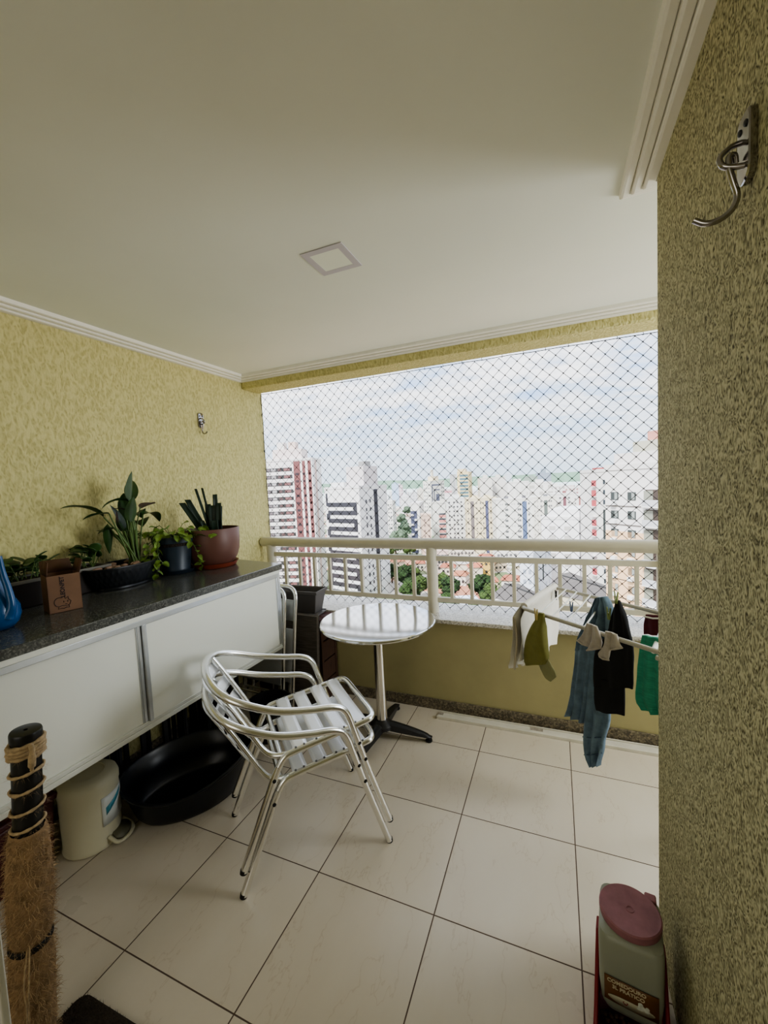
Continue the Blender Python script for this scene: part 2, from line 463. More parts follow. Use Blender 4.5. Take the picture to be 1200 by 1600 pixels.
# local: x=0 front face, -y runs toward the viewer, z=0 underside, top .455
H0 = .455
m = MB().box(-.62, -.020, -1.85, -.002, 0, .018).box(-.62, -.020, -1.85, -.002, H0-.02, H0).box(-.62, -.60, -1.85, -.002, .018, H0-.02).box(-.60, -.02, -1.85, -1.832, .018, H0-.02)
m.build('carcass', WHITEL, cab)
end = MB().prism([(-.62, .10), (-.62, .082), (-.010, -.018), (-.002, -.004)], .002, H0-.002)
end.build('end_panel', WHITEL, cab)
MB().box(-.020, 0, -1.85, -.010, -.002, .016).box(-.020, -.004, -1.85, -.010, .016, .030).build('bottom_track', mat('white aluminium rail', hexc(205,206,198), .35, .2), cab, bevel=.0015)
MB().box(-.022, .002, -1.85, -.004, H0-.019, H0).build('top_fascia', WHITEL, cab, bevel=.001)
MB().box(-.022, .000, -1.85, -.010, H0-.042, H0-.019).build('top_track', ALUF, cab, bevel=.002)
def door(y0, y1, xo, sl, sr):
    d = MB().box(xo-.006, xo, y0, y1, .030, H0-.040).build('door', WHITEL, cab)
    if sl: MB().box(xo-.010, xo+.006, y0, y0+.013, .028, H0-.040).box(xo-.004, xo+.0035, y0+.013, y0+.018, .028, H0-.040).build('stile', ALUF, d, bevel=.0015)
    if sr: MB().box(xo-.010, xo+.006, y1-.013, y1, .028, H0-.040).box(xo-.004, xo+.0035, y1-.018, y1-.013, .028, H0-.040).build('stile', ALUF, d, bevel=.0015)
    return d
door(-1.84, -.845, -.014, False, True)
door(-.842, -.014, -.005, True, True)
MB().box(-.016, .001, -.012, .000, -.002, H0).build('corner_post', ALUF, cab, bevel=.002)

ct = thing('worktop', 'dark grey speckled granite worktop lying on the white cabinet', 'worktop', (-1.47, 1.905, .995))
poly = [(-1.462, 1.925), (XL+.002, 2.050), (XL+.002, .05), (-1.495, .05)]
MB().prism([(x+1.47, y-1.905) for x, y in poly], 0, .033).build('slab', GRAN_D, ct, bevel=.003)
ZT = 1.028

# ------------------------------------------------------------------ plants
LEAF_D = mat('glossy dark green leaf', hexc(44,72,34), .38, var=.35, vs=14)
LEAF_M = mat('fresh green leaf', hexc(72,104,44), .42, var=.35, vs=16)
LEAF_V = mat('variegated green leaf', hexc(118,146,70), .45, var=.45, vs=38)
LEAF_S = mat('snake plant leaf', hexc(34,54,44), .45, var=.4, vs=18, stretch=(1,1,.3))
LEAF_R = mat('round dark green leaf', hexc(50,78,36), .4, var=.3, vs=14)
STEM = mat('pale green stem', hexc(88,112,58), .5, var=.2, vs=30)
DRY = mat('dry brown leaf', hexc(70,52,44), .7, var=.3, vs=40)
def leaf(m, base, d, ln, wd, droop=.3, fold=.25, up=(0,0,1), round_=0.0, seg=9, twist=0.0):
    p = Vector(base); t = Vector(d).normalized(); rows = []
    side = t.cross(Vector(up))
    if side.length < .05: side = Vector((1,0,0))
    side.normalize()
    if twist: side = Matrix.Rotation(twist, 3, t) @ side
    for i in range(seg+1):
        u = i/seg
        w = wd*(math.sin(PI*min(1, u**(.75+round_*.2)))**(.75-.3*round_))*(1-.12*u)+.0006
        n = side.cross(t).normalized()
        rows.append([tuple(p+side*w*k+n*(abs(k)*fold*w)) for k in (-1, -.55, 0, .55, 1)])
        t = (t+Vector((0,0,-1))*droop/seg).normalized(); side = (side-t*side.dot(t)).normalized()
        p = p+t*ln/seg
    m.grid(rows)
def rounded_pot(r0, r1, h, wall=.006, n=40, lip=0.0):
    return [(r0*.9, 0), (r0, .004), (r0+(r1-r0)*.5, h*.45), (r1, h-lip*2), (r1+lip, h-lip*1.6), (r1+lip, h), (r1-wall, h), (r1-wall*1.6, h*.75), (r0*.8, h*.72)]

# big brown pot with cut snake plant
BROWN = mat('matt brown plastic pot', hexc(104,70,60), .45, var=.06, vs=10)
TERRA = mat('terracotta red saucer', hexc(140,66,46), .45, var=.05, vs=10)
t = thing('potted_snake_plant', 'snake plant with cut leaves in a large round brown pot', 'potted plant', (-1.842, 1.792, ZT))
MB().lathe([(.115, 0), (.122, .004), (.134, .026), (.137, .028), (.131, .027), (.118, .006), (.05, .006)], 44).build('saucer', TERRA, t, sharp=50)
prof = [(.080, .007), (.098, .010), (.118, .030), (.136, .062), (.146, .100), (.150, .140), (.151, .218), (.149, .222), (.143, .221), (.141, .19), (.03, .188)]
MB().lathe(prof, 48).build('pot', BROWN, t, sharp=50)
MB().lathe([(.1405, .17), (.1405, .196), (.08, .203), (.01, .204)], 30).build('soil', SOIL, t)
m = MB()
def blade(m, base, top, w0, w1, ang, curl=.35, bend=(0,0,0)):
    b, e = Vector(base), Vector(top); s = Vector((math.cos(ang), math.sin(ang), 0)); rows = []
    for i in range(7):
        u = i/6; c = b.lerp(e, u)+Vector(bend)*math.sin(PI*u); w = w0+(w1-w0)*u
        n = (e-b).normalized().cross(s)
        rows.append([tuple(c+s*w*k+n*(curl*w*(1-k*k))) for k in (-1, -.6, -.2, .2, .6, 1)])
    m.grid(rows)
va = R(33)     # across the line of sight
ax = Vector((math.cos(va+PI*.12), math.sin(va+PI*.12), 0))
def at(a, dpt, z): return tuple(ax*a+Vector((-ax.y, ax.x, 0))*dpt+Vector((0,0,z)))
spec = [((-.035,.0,.18), (-.142,.01,.375), .020, .017, .0), ((-.020,.01,.18), (-.112,.02,.392), .019, .015, .2), ((.00,.02,.18), (-.064,.03,.452), .008, .0065, .1), ((.010,.02,.20), (-.030,.03,.455), .007, .006, -.2),
        ((.015,.0,.18), (.012,.0,.352), .024, .021, .1), ((.030,.01,.18), (.036,.02,.415), .015, .012, .3), ((.035,-.02,.18), (.045,-.02,.365), .020, .015, -.2), ((.012,-.03,.18), (.012,-.035,.265), .022, .019, 0), ((-.02,-.02,.18), (-.052,-.02,.27), .018, .012, .2), ((.04,.0,.18), (.056,.0,.345), .014, .013, .4), ((-.005,.03,.18), (-.005,.03,.36), .018, .016, 0)]
for b, e, w0, w1, aa in spec:
    blade(m, at(*b), at(*e), w0, w1, va+aa)
m.build('foliage', LEAF_S, t, sharp=60, solid=.0035)

# blue-grey pot with trailing pothos
BLUEG = mat('slate blue plastic pot', hexc(44,56,68), .4, var=.05, vs=12)
t = thing('trailing_pothos', 'trailing variegated pothos in a slate blue pot beside the brown pot', 'potted plant', (-1.928, 1.605, ZT))
MB().lathe([(.085, 0), (.092, .003), (.100, .020), (.103, .021), (.097, .019), (.088, .005), (.03, .005)], 36).build('saucer', BLUEG, t, sharp=50)
MB().lathe([(.070, .007), (.076, .009), (.079, .030), (.077, .034), (.098, .165), (.106, .168), (.110, .200), (.104, .201), (.100, .17), (.03, .168)], 40).build('pot', BLUEG, t, sharp=40)
MB().lathe([(.1, .15), (.1, .178), (.01, .188)], 24).build('soil', SOIL, t)
rnd = random.Random(3)
ms, mf = MB(), MB()
for k in range(58):
    a = rnd.uniform(-PI*.95, PI*.45); r_ = rnd.uniform(.0, .09)
    b = Vector((r_*math.cos(a), r_*math.sin(a), .185))
    dr = Vector((math.cos(a), math.sin(a), rnd.uniform(.2, 1.4))); ln = rnd.uniform(.03, .105)
    e = b+dr.normalized()*ln; e.x = max(e.x, -.145)
    ms.tube([b, b.lerp(e, .5)+Vector((0,0,.01)), e], .0013, 5)
    leaf(mf, e, (math.cos(a), math.sin(a), rnd.uniform(-.7, .6)), rnd.uniform(.034, .058), rnd.uniform(.013, .021), rnd.uniform(.2, 1.2), .3, twist=rnd.uniform(-.6,.6))
vines = [[(.02,-.09,.2),(.06,-.14,.19),(.075,-.165,.12),(.07,-.165,.05),(.075,-.17,.02)], [(.02,-.09,.2),(.07,-.15,.18),(.09,-.17,.12),(.10,-.155,.08)], [(.07,.04,.205),(.14,.08,.215),(.19,.10,.205),(.215,.10,.195)],
         [(.11,.0,.2),(.135,.02,.13),(.13,.05,.06),(.125,.065,.02)], [(.02,-.1,.2),(.02,-.17,.16),(.05,-.18,.09),(.06,-.16,.06)], [(-.02,-.10,.2),(.0,-.18,.15),(.01,-.19,.08)]]
for v in vines:
    p = catmull(v, 6); ms.tube(p, .0016, 5)
    for i in range(3, len(p), 2):
        a = rnd.uniform(0, 2*PI)
        q = p[i]
        leaf(mf, q, (math.cos(a), math.sin(a)*.8, rnd.uniform(-.6,.4)), rnd.uniform(.03, .05), rnd.uniform(.011, .019), rnd.uniform(.4, 1.3), .3, twist=rnd.uniform(-.8,.8))
ms.build('stem', STEM, t, sharp=60); mf.build('foliage', LEAF_V, t, sharp=60)

# boat-shaped dark planter with a peace lily
t = thing('peace_lily', 'tall leafy plant with drooping leaves in a low dark diamond-textured oval planter', 'potted plant', (-1.935, 1.325, ZT), R(-90+6))
# local x runs along the planter
def diam(x, y, z, a, r):
    q = 1+.028*(abs(math.sin(a*20+z*60))*abs(math.sin(a*20-z*60)))*(1 if .012 < z < .098 and r > .09 else 0)
    return x*q, y*q, z
prof = [(.138, 0), (.143, .004), (.143, .012)]+[(.143+.046*((z-.012)/.093)**.7, z) for z in (.02, .03, .04, .05, .06, .07, .08, .09, .10)]+[(.193, .102), (.193, .108), (.184, .108), (.177, .085), (.05, .083)]
m = MB().lathe(prof, 160, sy=.58, fn=diam)
DARKP = mat('dark charcoal plastic planter', hexc(26,28,31), .35, var=.05)
m.build('planter', DARKP, t, sharp=25)
MB().lathe([(.177, .07), (.177, .086), (.1, .093), (.01, .095)], 40, sy=.56).build('soil', SOIL, t)
m = MB()
for k in range(16):
    a, q = rnd.uniform(0, 2*PI), rnd.uniform(.05, .155)
    m.blob((q*math.cos(a), q*.5*math.sin(a), .098), (rnd.uniform(.012,.026), rnd.uniform(.01,.018), .010), 8, 6, .25, 2, k)
m.build('pebbles', mat('pinkish pebbles', hexc(150,122,104), .7, var=.25, vs=40), t)
ms, mf, md = MB(), MB(), MB()
# (leaf base offset in local x,y ; tip of stem ; leaf direction ; length ; width ; droop)
Bx = -.065
lv = [((.06,-.03,.335), (.55,-.1,.60), .19, .034, 1.1), ((.055,.0,.35), (.85,.0,.12), .13, .022, .5), ((.045,-.03,.30), (-.15,-.2,-.9), .15, .020, .2),
      ((-.045,.02,.40), (-.05,.1,1), .150, .030, .25), ((-.045,.01,.40), (.75,-.3,.50), .13, .028, 1.5), ((-.065,.0,.40), (-.35,-.3,.9), .15, .032, .8), ((-.05,-.02,.33), (-.15,-.2,1), .12, .034, .4),
      ((-.03,-.02,.26), (.15,-.3,1), .14, .034, .3), ((-.055,-.03,.24), (-.2,-.4,1), .15, .040, .5), ((-.10,-.02,.29), (-.65,-.5,.30), .18, .052, 1.0), ((-.13,.0,.33), (-.85,-.2,.35), .15, .042, 1.4), ((.0,-.02,.27), (.7,-.3,.3), .09, .026, 1.0),
      ((-.08,-.03,.22), (-.6,-.7,.5), .13, .044, 1.0), ((-.03,.03,.3), (.0,.2,1), .13, .030, .3), ((-.09,-.02,.32), (-.6,-.4,.6), .16, .046, 1.5), ((-.02,-.03,.20), (.35,-.6,.9), .13, .030, .8)]
for k, (s_, dr, ln, wd, dp) in enumerate(lv):
    b = Vector((Bx+.05*math.sin(k*2.4)*.5, .02*math.cos(k*1.7), .09))
    s_ = Vector(s_)
    ms.tube(catmull([b, b.lerp(s_, .55)+Vector((.008*math.sin(k), .008*math.cos(k), .01)), s_], 6), [.0045]*7+[.0035]*6, 7)
    leaf(mf, s_, dr, ln, wd, dp, .35, twist=rnd.uniform(-.3,.3))
leaf(md, (-.135,-.02,.36), (-.9,-.35,.18), .17, .026, .1, .7); ms.tube(catmull([(Bx,0,.09),(-.09,-.01,.25),(-.135,-.02,.37)],6), .003, 6)
leaf(md, (-.03,.01,.36), (.75,-.2,.3), .07, .008, .4, .5)
leaf(md, (.0,-.015,.30), (.05,.0,1), .06, .006, .2, .5)
for k in range(7):
    a = k*.9; ms.tube(catmull([(Bx+.02*math.cos(a), .02*math.sin(a), .09), (Bx+.02*math.cos(a)+.01, .02*math.sin(a), .18), (Bx+.03*math.cos(a)+.02, .03*math.sin(a), .26)], 5), .0042, 6)
ms.build('stem', STEM, t, sharp=60); mf.build('foliage', LEAF_D, t, sharp=60); md.build('dry_leaf', DRY, t, sharp=60)

# rectangular planter with round-leaved plants at the wall
t = thing('window_box', 'dark rectangular planter with pale rim and round green leaves, against the wall', 'planter', (-2.015, .965, ZT), R(-90))
L2, W2, Hh = .30, .078, .115
def tapered(m, l0, w0, l1, w1, z0, z1):
    m.add([(-l0,-w0,z0),(l0,-w0,z0),(l0,w0,z0),(-l0,w0,z0),(-l1,-w1,z1),(l1,-w1,z1),(l1,w1,z1),(-l1,w1,z1)], [(0,3,2,1),(0,1,5,4),(1,2,6,5),(2,3,7,6),(3,0,4,7),(4,5,6,7)]); return m
tapered(MB(), L2-.03, W2-.018, L2-.006, W2-.004, 0, Hh-.012).build('planter', mat('dark brown plastic planter', hexc(44,36,31), .5, var=.08), t, bevel=.004)
m = MB()
m.box(-L2, L2, -W2, -W2+.008, Hh-.014, Hh).box(-L2, L2, W2-.008, W2, Hh-.014, Hh).box(-L2, -L2+.008, -W2+.008, W2-.008, Hh-.014, Hh).box(L2-.008, L2, -W2+.008, W2-.008, Hh-.014, Hh)
m.build('rim', mat('greyish planter rim', hexc(120,116,106), .5, var=.1), t, bevel=.002)
MB().box(-L2+.01, L2-.01, -W2+.009, W2-.009, Hh-.014, Hh-.008).build('soil', SOIL, t)
ms, mf = MB(), MB()
for k in range(60):
    cl = rnd.choice((-.255, -.23, -.05, .02, .08, .13, .18))
    x = cl+rnd.uniform(-.04,.04); y = rnd.uniform(-.05,.04); hh = rnd.uniform(.02,.075)
    a = rnd.uniform(0, 2*PI)
    b = Vector((x, y, Hh-.01)); e = b+Vector((.02*math.cos(a), .02*math.sin(a), hh))
    e.x = max(-.30, min(.30, e.x))
    ms.tube([b, e], .002, 5)
    sc = 1.0
    dx = math.cos(a) if abs(e.x) < .24 else -math.copysign(.5, e.x)*abs(math.cos(a))
    dy = math.sin(a)
    if dy > 0 : dy *= .3
    leaf(mf, e, (dx, dy, rnd.uniform(.0,.9)), rnd.uniform(.045,.07), rnd.uniform(.020,.030), rnd.uniform(.2,.9), .2, round_=1, twist=rnd.uniform(-.5,.5))
leaf(mf, (.10,-.07,Hh+.005), (.4,-.7,.1), .085, .033, .9, .1, round_=1); leaf(mf, (.15,-.03,Hh+.03), (.5,-.5,.5), .085, .034, .7, .1, round_=1); leaf(mf, (.24,-.03,Hh+.03), (.5,-.6,.5), .09, .034, .7, .1, round_=1)
ms.build('stem', STEM, t, sharp=60); mf.build('foliage', LEAF_R, t, sharp=60, solid=.002)

# cardboard box
CARD = mat('brown cardboard', hexc(124,94,72), .8, var=.08, vs=12, bump=.15, bs=40)
CARDI = mat('shaded inner cardboard', hexc(92,66,48), .85, var=.1, vs=12)  # darker copy of the cardboard, shade put into the flap colour
INK = mat('dark printing ink', hexc(40,30,34), .7)
t = thing('cardboard_box', 'small open brown cardboard box with dark print, flaps up', 'box', (-1.778, .960, ZT), R(72))
# local: x across the printed face (face at y = -.05 looks toward the viewer)
bw, bd, bh = .052, .05, .142
m = MB().box(-bw, bw, -bd, -bd+.003, 0, bh).box(-bw, bw, bd-.003, bd, 0, bh).box(-bw, -bw+.003, -bd, bd, 0, bh).box(bw-.003, bw, -bd, bd, 0, bh).box(-bw, bw, -bd, bd, 0, .003)
m.build('carton', CARD, t, bevel=.001)
def flap(p0, p1, out, name='flap'):
    p0, p1, out = Vector(p0), Vector(p1), Vector(out)
    m = MB().grid([[p0, p0.lerp(p1,.5), p1], [p0.lerp(p1,.02)+out*.5, p0.lerp(p1,.5)+out*.52, p0.lerp(p1,.98)+out*.5], [p0.lerp(p1,.04)+out, p0.lerp(p1,.5)+out*1.04, p0.lerp(p1,.96)+out]])
    m.build(name, CARDI, t, solid=.003)
flap((-bw,bd-.002,bh), (bw,bd-.002,bh), (.0,.032,.045)); flap((-bw+.002,-bd,bh), (-bw+.002,bd,bh), (.008,.0,.052)); flap((bw-.002,-bd,bh), (bw-.002,bd,bh), (.016,.01,.046))
def text(name, body, size, mt, parent, loc, rot, ext=.0004, align='CENTER', bold=0.0):
    c = bpy.data.curves.new(name, 'FONT'); c.body = body; c.size = size; c.extrude = ext; c.align_x = align; c.align_y = 'CENTER'; c.offset = bold
    o = bpy.data.objects.new(name, c); C.objects.link(o); o.parent = parent; o.location = loc; o.rotation_euler = rot
    c.materials.append(mt); bpy.context.view_layer.update()
    me = bpy.data.meshes.new_from_object(o.evaluated_get(bpy.context.evaluated_depsgraph_get()))
    q = bpy.data.objects.new(name, me); C.objects.link(q); q.parent = parent; q.location = loc; q.rotation_euler = rot
    bpy.data.objects.remove(o); q.name = name
    return q
text('lettering', 'LEONPET', .0190, INK, t, (-.006, -bd-.0008, .096), (R(90), R(-90), 0), bold=.0004)
m = MB()   # printed animal-face outline under the lettering
def ink(pts): m.tube([(x, -bd-.0006, z) for x, z in pts], .0011, 5)
ink([(-.020+.015*math.cos(a), .040+.017*math.sin(a)) for a in [R(k) for k in range(60, 301, 20)]])
ink([(-.012, .055), (-.004, .060), (.000, .050), (.008, .056), (.009, .046), (.016, .038), (.012, .026), (.002, .022), (-.012, .025)])
ink([(-.022, .024), (-.024, .014), (-.014, .016), (-.008, .013), (.002, .016), (.010, .014), (.008, .024)])
ink([(-.006, .036), (-.006, .042)]); ink([(.006, .036), (.006, .042)]); ink([(-.003, .030), (.0, .028), (.004, .030)])
m.build('printed_mark', INK, t)

# blue watering can at the left edge
BLUE = mat('glossy blue plastic', hexc(20,78,130), .22, var=.05, vs=8)
t = thing('watering_can', 'glossy blue bulbous watering can at the left end of the worktop', 'watering can', (-1.746, .738, ZT), R(78))
MB().lathe([(.030, 0), (.045, .003), (.060, .02), (.068, .045), (.066, .075), (.054, .10), (.040, .122), (.030, .15), (.024, .18), (.026, .20), (.022, .20), (.02, .17), (.01,.16)], 40).build('body', BLUE, t, sharp=60)
MB().tube(catmull([(.020,-.052,.045), (.030,-.062,.08), (.028,-.058,.13), (.02,-.05,.19), (.015,-.05,.25)], 6), [.020,.018,.0165,.016,.015,.014,.0135,.013,.0125,.012,.0118,.0115,.011,.0108,.0106,.0103,.0101,.01,.0095,.009,.0088,.0085,.0083,.008,.0075][:25], 14).build('spout', BLUE, t, sharp=60)
MB().tube(catmull([(-.02,.022,.19), (-.03,.06,.20), (-.03,.09,.14), (-.02,.075,.08), (-.015,.055,.06)], 6), .008, 10).build('handle', BLUE, t, sharp=60)
# ------------------------------------------------------------------ two stacked aluminium armchairs
def armchair(label, cat, loc, rz, group):
    t = thing('stacking_armchair', label, cat, loc, rz, group)
    r = .0133
    # front legs (foot to just under the arm) and rear legs
    for s in (1, -1):
        lg = MB().tube([(s*.235, .567, .006), (s*.242, .478, .27), (s*.248, .432, .42)], r, 14).build('leg', ALU, t, sharp=60)
        MB().tube([(s*.2345, .5685, 0), (s*.2348, .567, .014)], r*.98, 14).build('foot_cap', RUBBER, lg)
        lg = MB().tube(fillet([(s*.205, .004, .006), (s*.199, .132, .31), (s*.198, .150, .345)], .03), r, 14).build('leg', ALU, t, sharp=60)
        MB().tube([(s*.2052, .002, 0), (s*.205, .005, .014)], r*.98, 14).build('foot_cap', RUBBER, lg)
    # one bent tube: arm, round the back, other arm
    right = [(.248, .432, .42), (.252, .400, .512), (.258, .355, .546), (.264, .27, .563), (.267, .15, .592), (.250, .045, .635), (.205, -.022, .664), (.115, -.062, .684)]
    loop = right+[(0, -.075, .690)]+[(-x, y, z) for x, y, z in reversed(right)]
    MB().tube(catmull(loop, 6), r, 14).build('arm_rail', ALU, t, sharp=60)
    # seat frame: from the rear legs forward and across the front
    hs = [(.198, .150, .345), (.197, .172, .373), (.196, .215, .385), (.196, .42, .410), (.196, .49, .420), (.188, .525, .424), (.150, .541, .426)]
    fr = hs+[(.05, .543, .426), (-.05, .543, .426)]+[(-x, y, z) for x, y, z in reversed(hs)]
    MB().tube(catmull(fr, 5), r*.95, 14).build('seat_frame', ALU, t, sharp=60)
    for y, z in ((.30, .384), ):
        MB().tube([(-.196, .165, .355), (.196, .165, .355)], r*.8, 10).build('stretcher', ALU, t, sharp=60)
    # back uprights bending forward into the seat
    for s in (1, -1):
        MB().tube(catmull([(s*.150, -.048, .672), (s*.152, .0, .590), (s*.156, .060, .480), (s*.160, .098, .412), (s*.170, .128, .382), (s*.186, .165, .378), (s*.196, .205, .384)], 5), r*.8, 12).build('back_upright', ALU, t, sharp=60)
    # seat slats wrapped over the side rails
    m = MB(); rv = MB()
    for y in (.232, .312, .392, .472):
        z = .385+.025*(y-.215)/.205+.0125
        rows = []
        for dx in [-.206, -.204, -.198, -.19]+[-.19+.38*k/8 for k in range(1, 8)]+[.19, .198, .204, .206]:
            e = max(0, (abs(dx)-.196)/.010); hw = .028-.006*e*e
            zz = z-.010*max(0, (abs(dx)-.196)/.010)+ (-.004*(1-(dx/.196)**2) if abs(dx) < .196 else 0)
            rows.append([(dx, y+hw*q, zz+.025/.205*hw*q) for q in (-1, -.5, 0, .5, 1)])
        m.grid(rows)
        for s in (-1, 1):
            for q in (-.016, .016):
                rv.lathe([(.0045, 0), (.004, .002), (.0015, .0032)], 8, (s*.196, y+q, z+.0012+.12*q))
    m.build('seat', ALUS, t, solid=.0022); rv.build('rivets', mat('grey rivet', hexc(120,120,122), .4, .9), t)
    # back slats: bowed, riveted to the uprights
    m = MB()
    for u in (.14, .44, .74):
        rows = []
        p0, p1 = Vector((0, -.042, .660)), Vector((0, .088, .428))
        c = p0.lerp(p1, u); d = (p1-p0).normalized()
        for k in range(11):
            x = -.165+.33*k/10; q = 1-(x/.165)**2
            n = Vector((0, -d.z*-1, d.y))
            b = c+Vector((0, -.040*q-.010, .0))+Vector((x, 0, 0))
            rows.append([tuple(b+d*h) for h in (-.027, -.0135, 0, .0135, .027)])
        m.grid(rows)
    m.build('backrest', ALUS, t, solid=.0022)
    # black plastic plugs on the joints
    for s in (1, -1):
        for x, y, z in ((.246, .447, .378), (.244, .470, .305), (.2005, .129, .305)):
            b = MB().lathe([(.0072, 0), (.0068, .0025), (.004, .0035)], 12).build('plug', RUBBER, t)
            b.location = (s*(x+r*.82), y, z); b.rotation_euler = (0, s*PI/2, 0)
    return t
CH = (-1.2105, 1.1885)
FA = R(-43.15)
armchair('lower aluminium armchair of the stacked pair, its feet on the tiles', 'chair', (CH[0], CH[1], 0), FA, 'stacked aluminium armchairs')
dv = Vector((.684, .7295, 0))*.006
armchair('upper aluminium armchair stacked on the other one, its feet in the air', 'chair', (CH[0]+dv.x, CH[1]+dv.y, .088), FA, 'stacked aluminium armchairs')

# ------------------------------------------------------------------ bistro table
t = thing('bistro_table', 'round polished steel bistro table on a chrome column with black feet', 'table', (-.945, 2.075, 0))
R_ = .326
MB().lathe([(.05, .672), (R_-.012, .672), (R_-.002, .674), (R_+.001, .680), (R_, .688), (R_-.004, .6915), (R_-.012, .692), (.2, .6915), (.02, .6915)], 96).build('tabletop', STEEL, t, sharp=30)
MB().lathe([(.10, .660), (.10, .671)], 30).build('mounting_plate', BLACKM, t)
MB().lathe([(.030, .075), (.030, .660)], 32).build('column', brushed('bright steel column', (.78,.76,.72), .14), t)
MB().lathe([(.062, .062), (.062, .080), (.044, .100), (.036, .104), (.031, .112)], 32).build('hub', BLACKM, t, sharp=40)
for a in (9, 95, 158, 262):
    L = .285 if a != 158 else .29
    if a == 95: L = .315
    rows = []
    for u in [k/10 for k in range(11)]:
        x = .03+(L-.03)*u; top = .098-.058*u**1.3-.010*u**8; bot = .060-.034*u**.8; w = .030-.011*u
        if u == 1: w *= .7; top -= .006
        rows.append([(x, -w, bot), (x, -w*.9, top-.008), (x, -w*.4, top), (x, w*.4, top), (x, w*.9, top-.008), (x, w, bot), (x, -w, bot)])
    m = MB().grid(rows); m.f.append(tuple(range(len(m.v)-7, len(m.v)-1)))
    b = m.build('foot', BLACKM, t, sharp=45); b.rotation_euler = (0, 0, R(a))
    g = MB().lathe([(.017, 0), (.019, .003), (.019, .009), (.009, .013), (.008, .028)], 18, (L-.018, 0, 0)).build('glide', RUBBER, b)

# ------------------------------------------------------------------ folding chairs behind the cabinet end
def folding_chair(label, loc, rz, lean):
    t = thing('folding_chair', label, 'chair', loc, rz, 'folded metal chairs')
    r = .0125; W = .19
    k = math.tan(lean)
    def q(x, z, o=0): return (x+k*z, o, z)
    for x0 in (-1,):
        m = MB().tube(fillet([q(-W-.02, 0), q(-W, .84), q(W, .84), q(W+.02, 0)], .075, 8), r, 12); m.build('frame', ALU, t, sharp=60)
    m = MB().tube(fillet([q(-W+.03, .01, .028), q(-W+.035, .52, .026), q(W-.035, .52, .026), q(W-.03, .01, .028)], .05, 8), r*.9, 12); m.build('rear_frame', ALU, t, sharp=60)
    m = MB(); m.grid([[q(-W+.006+(2*W-.012)*i/6, .62+.135*j/3, .012*math.sin(PI*i/6)) for i in range(7)] for j in range(4)]); m.build('backrest', mat('pale grey seat panel', hexc(186,188,188), .4, .3, var=.04), t, solid=.004)
    m = MB(); m.grid([[q(-W+.02+(2*W-.04)*i/6, .20+.36*j/5, .014) for i in range(7)] for j in range(6)]); m.build('seat', MATS['pale grey seat panel'], t, solid=.008)
    m = MB().tube([q(-W-.012, .12), q(W+.012, .12)], r*.7, 8); m.build('stretcher', ALU, t, sharp=60)
    return t
folding_chair('folded metal chair standing directly behind the cabinet end, its top bow showing', (-1.845, 2.075, 0), R(-4), R(7))
folding_chair('folded metal chair farther from the cabinet end, its bow beside the dark planter', (-1.805, 2.125, 0), R(-4), R(7.5))

# ------------------------------------------------------------------ corner chest, leaning board, empty planter
t = thing('wooden_chest', 'low reddish-brown wooden chest in the corner under the sill', 'chest', (-1.70, 2.345, 0))
m = MB()
for k in range(4): m.box(-.26, .26, -.095, -.080, .03+k*.135, .155+k*.135).box(-.26, .26, .080, .095, .03+k*.135, .155+k*.135)
m.build('side_boards', WOOD_R, t, bevel=.003)
for x0, x1 in ((.247, .262), (-.262, -.247)):
    m = MB()
    for k in range(4): m.box(x0, x1, -.08, .08, .03+k*.135, .155+k*.135)
    m.build('end_boards', WOOD_R, t, bevel=.003)
m = MB()
for x in (-.25, .25):
    for y in (-.085, .085): m.box(x-.015, x+.015, y-.012, y+.012, 0, .57)
m.build('corner_posts', WOOD_R, t)
m = MB()
for k in range(3): m.box(-.27, .27, -.10+k*.068, -.036+k*.068, .57, .588)
m.build('lid', mat('dark red slats', hexc(78,38,34), .6, var=.3, vs=16), t, bevel=.003)
t = thing('leaning_board', 'dark weathered wooden panel with thin frame leaning before the chest', 'board', (-1.62, 2.163, 0), 0)
m = MB().add([(-.17,.0,.0),(.19,.0,.0),(.19,.018,.0),(-.17,.018,.0),(-.17,.055,.625),(.19,.055,.625),(.19,.073,.625),(-.17,.073,.625)], [(0,3,2,1),(0,1,5,4),(1,2,6,5),(2,3,7,6),(3,0,4,7),(4,5,6,7)])
m.build('panel', WOOD_D, t, bevel=.002)
m = MB().tube([(.186,-.003,.004),(.186,.052,.622),(-.166,.052,.622),(-.166,-.003,.004)], .006, 6); m.build('edge_frame', mat('greyish edge strip', hexc(112,104,96), .6, var=.2, vs=30), t)
t = thing('empty_planter', 'empty dark grey rectangular plastic planter standing on the chest lid', 'planter', (-1.655, 2.375, .588), R(2))
PG = mat('charcoal grey plastic', hexc(92,88,87), .45, var=.05)
MB().box(-.155, .165, -.07, .07, 0, .012).build('tray', PG, t, bevel=.004)
m = MB(); l0, w0, l1, w1, z0, z1 = .13, .050, .158, .072, .012, .165; q = .006
m.add([(-l0,-w0,z0),(l0,-w0,z0),(l0,w0,z0),(-l0,w0,z0),(-l1,-w1,z1),(l1,-w1,z1),(l1,w1,z1),(-l1,w1,z1),(-l1+q,-w1+q,z1),(l1-q,-w1+q,z1),(l1-q,w1-q,z1),(-l1+q,w1-q,z1),(-l0+q,-w0+q,z0+q),(l0-q,-w0+q,z0+q),(l0-q,w0-q,z0+q),(-l0+q,w0-q,z0+q)],
      [(0,3,2,1),(0,1,5,4),(1,2,6,5),(2,3,7,6),(3,0,4,7),(4,5,9,8),(5,6,10,9),(6,7,11,10),(7,4,8,11),(8,9,13,12),(9,10,14,13),(10,11,15,14),(11,8,12,15),(12,13,14,15)])
m.build('tub', PG, t, bevel=.003)
m = MB()
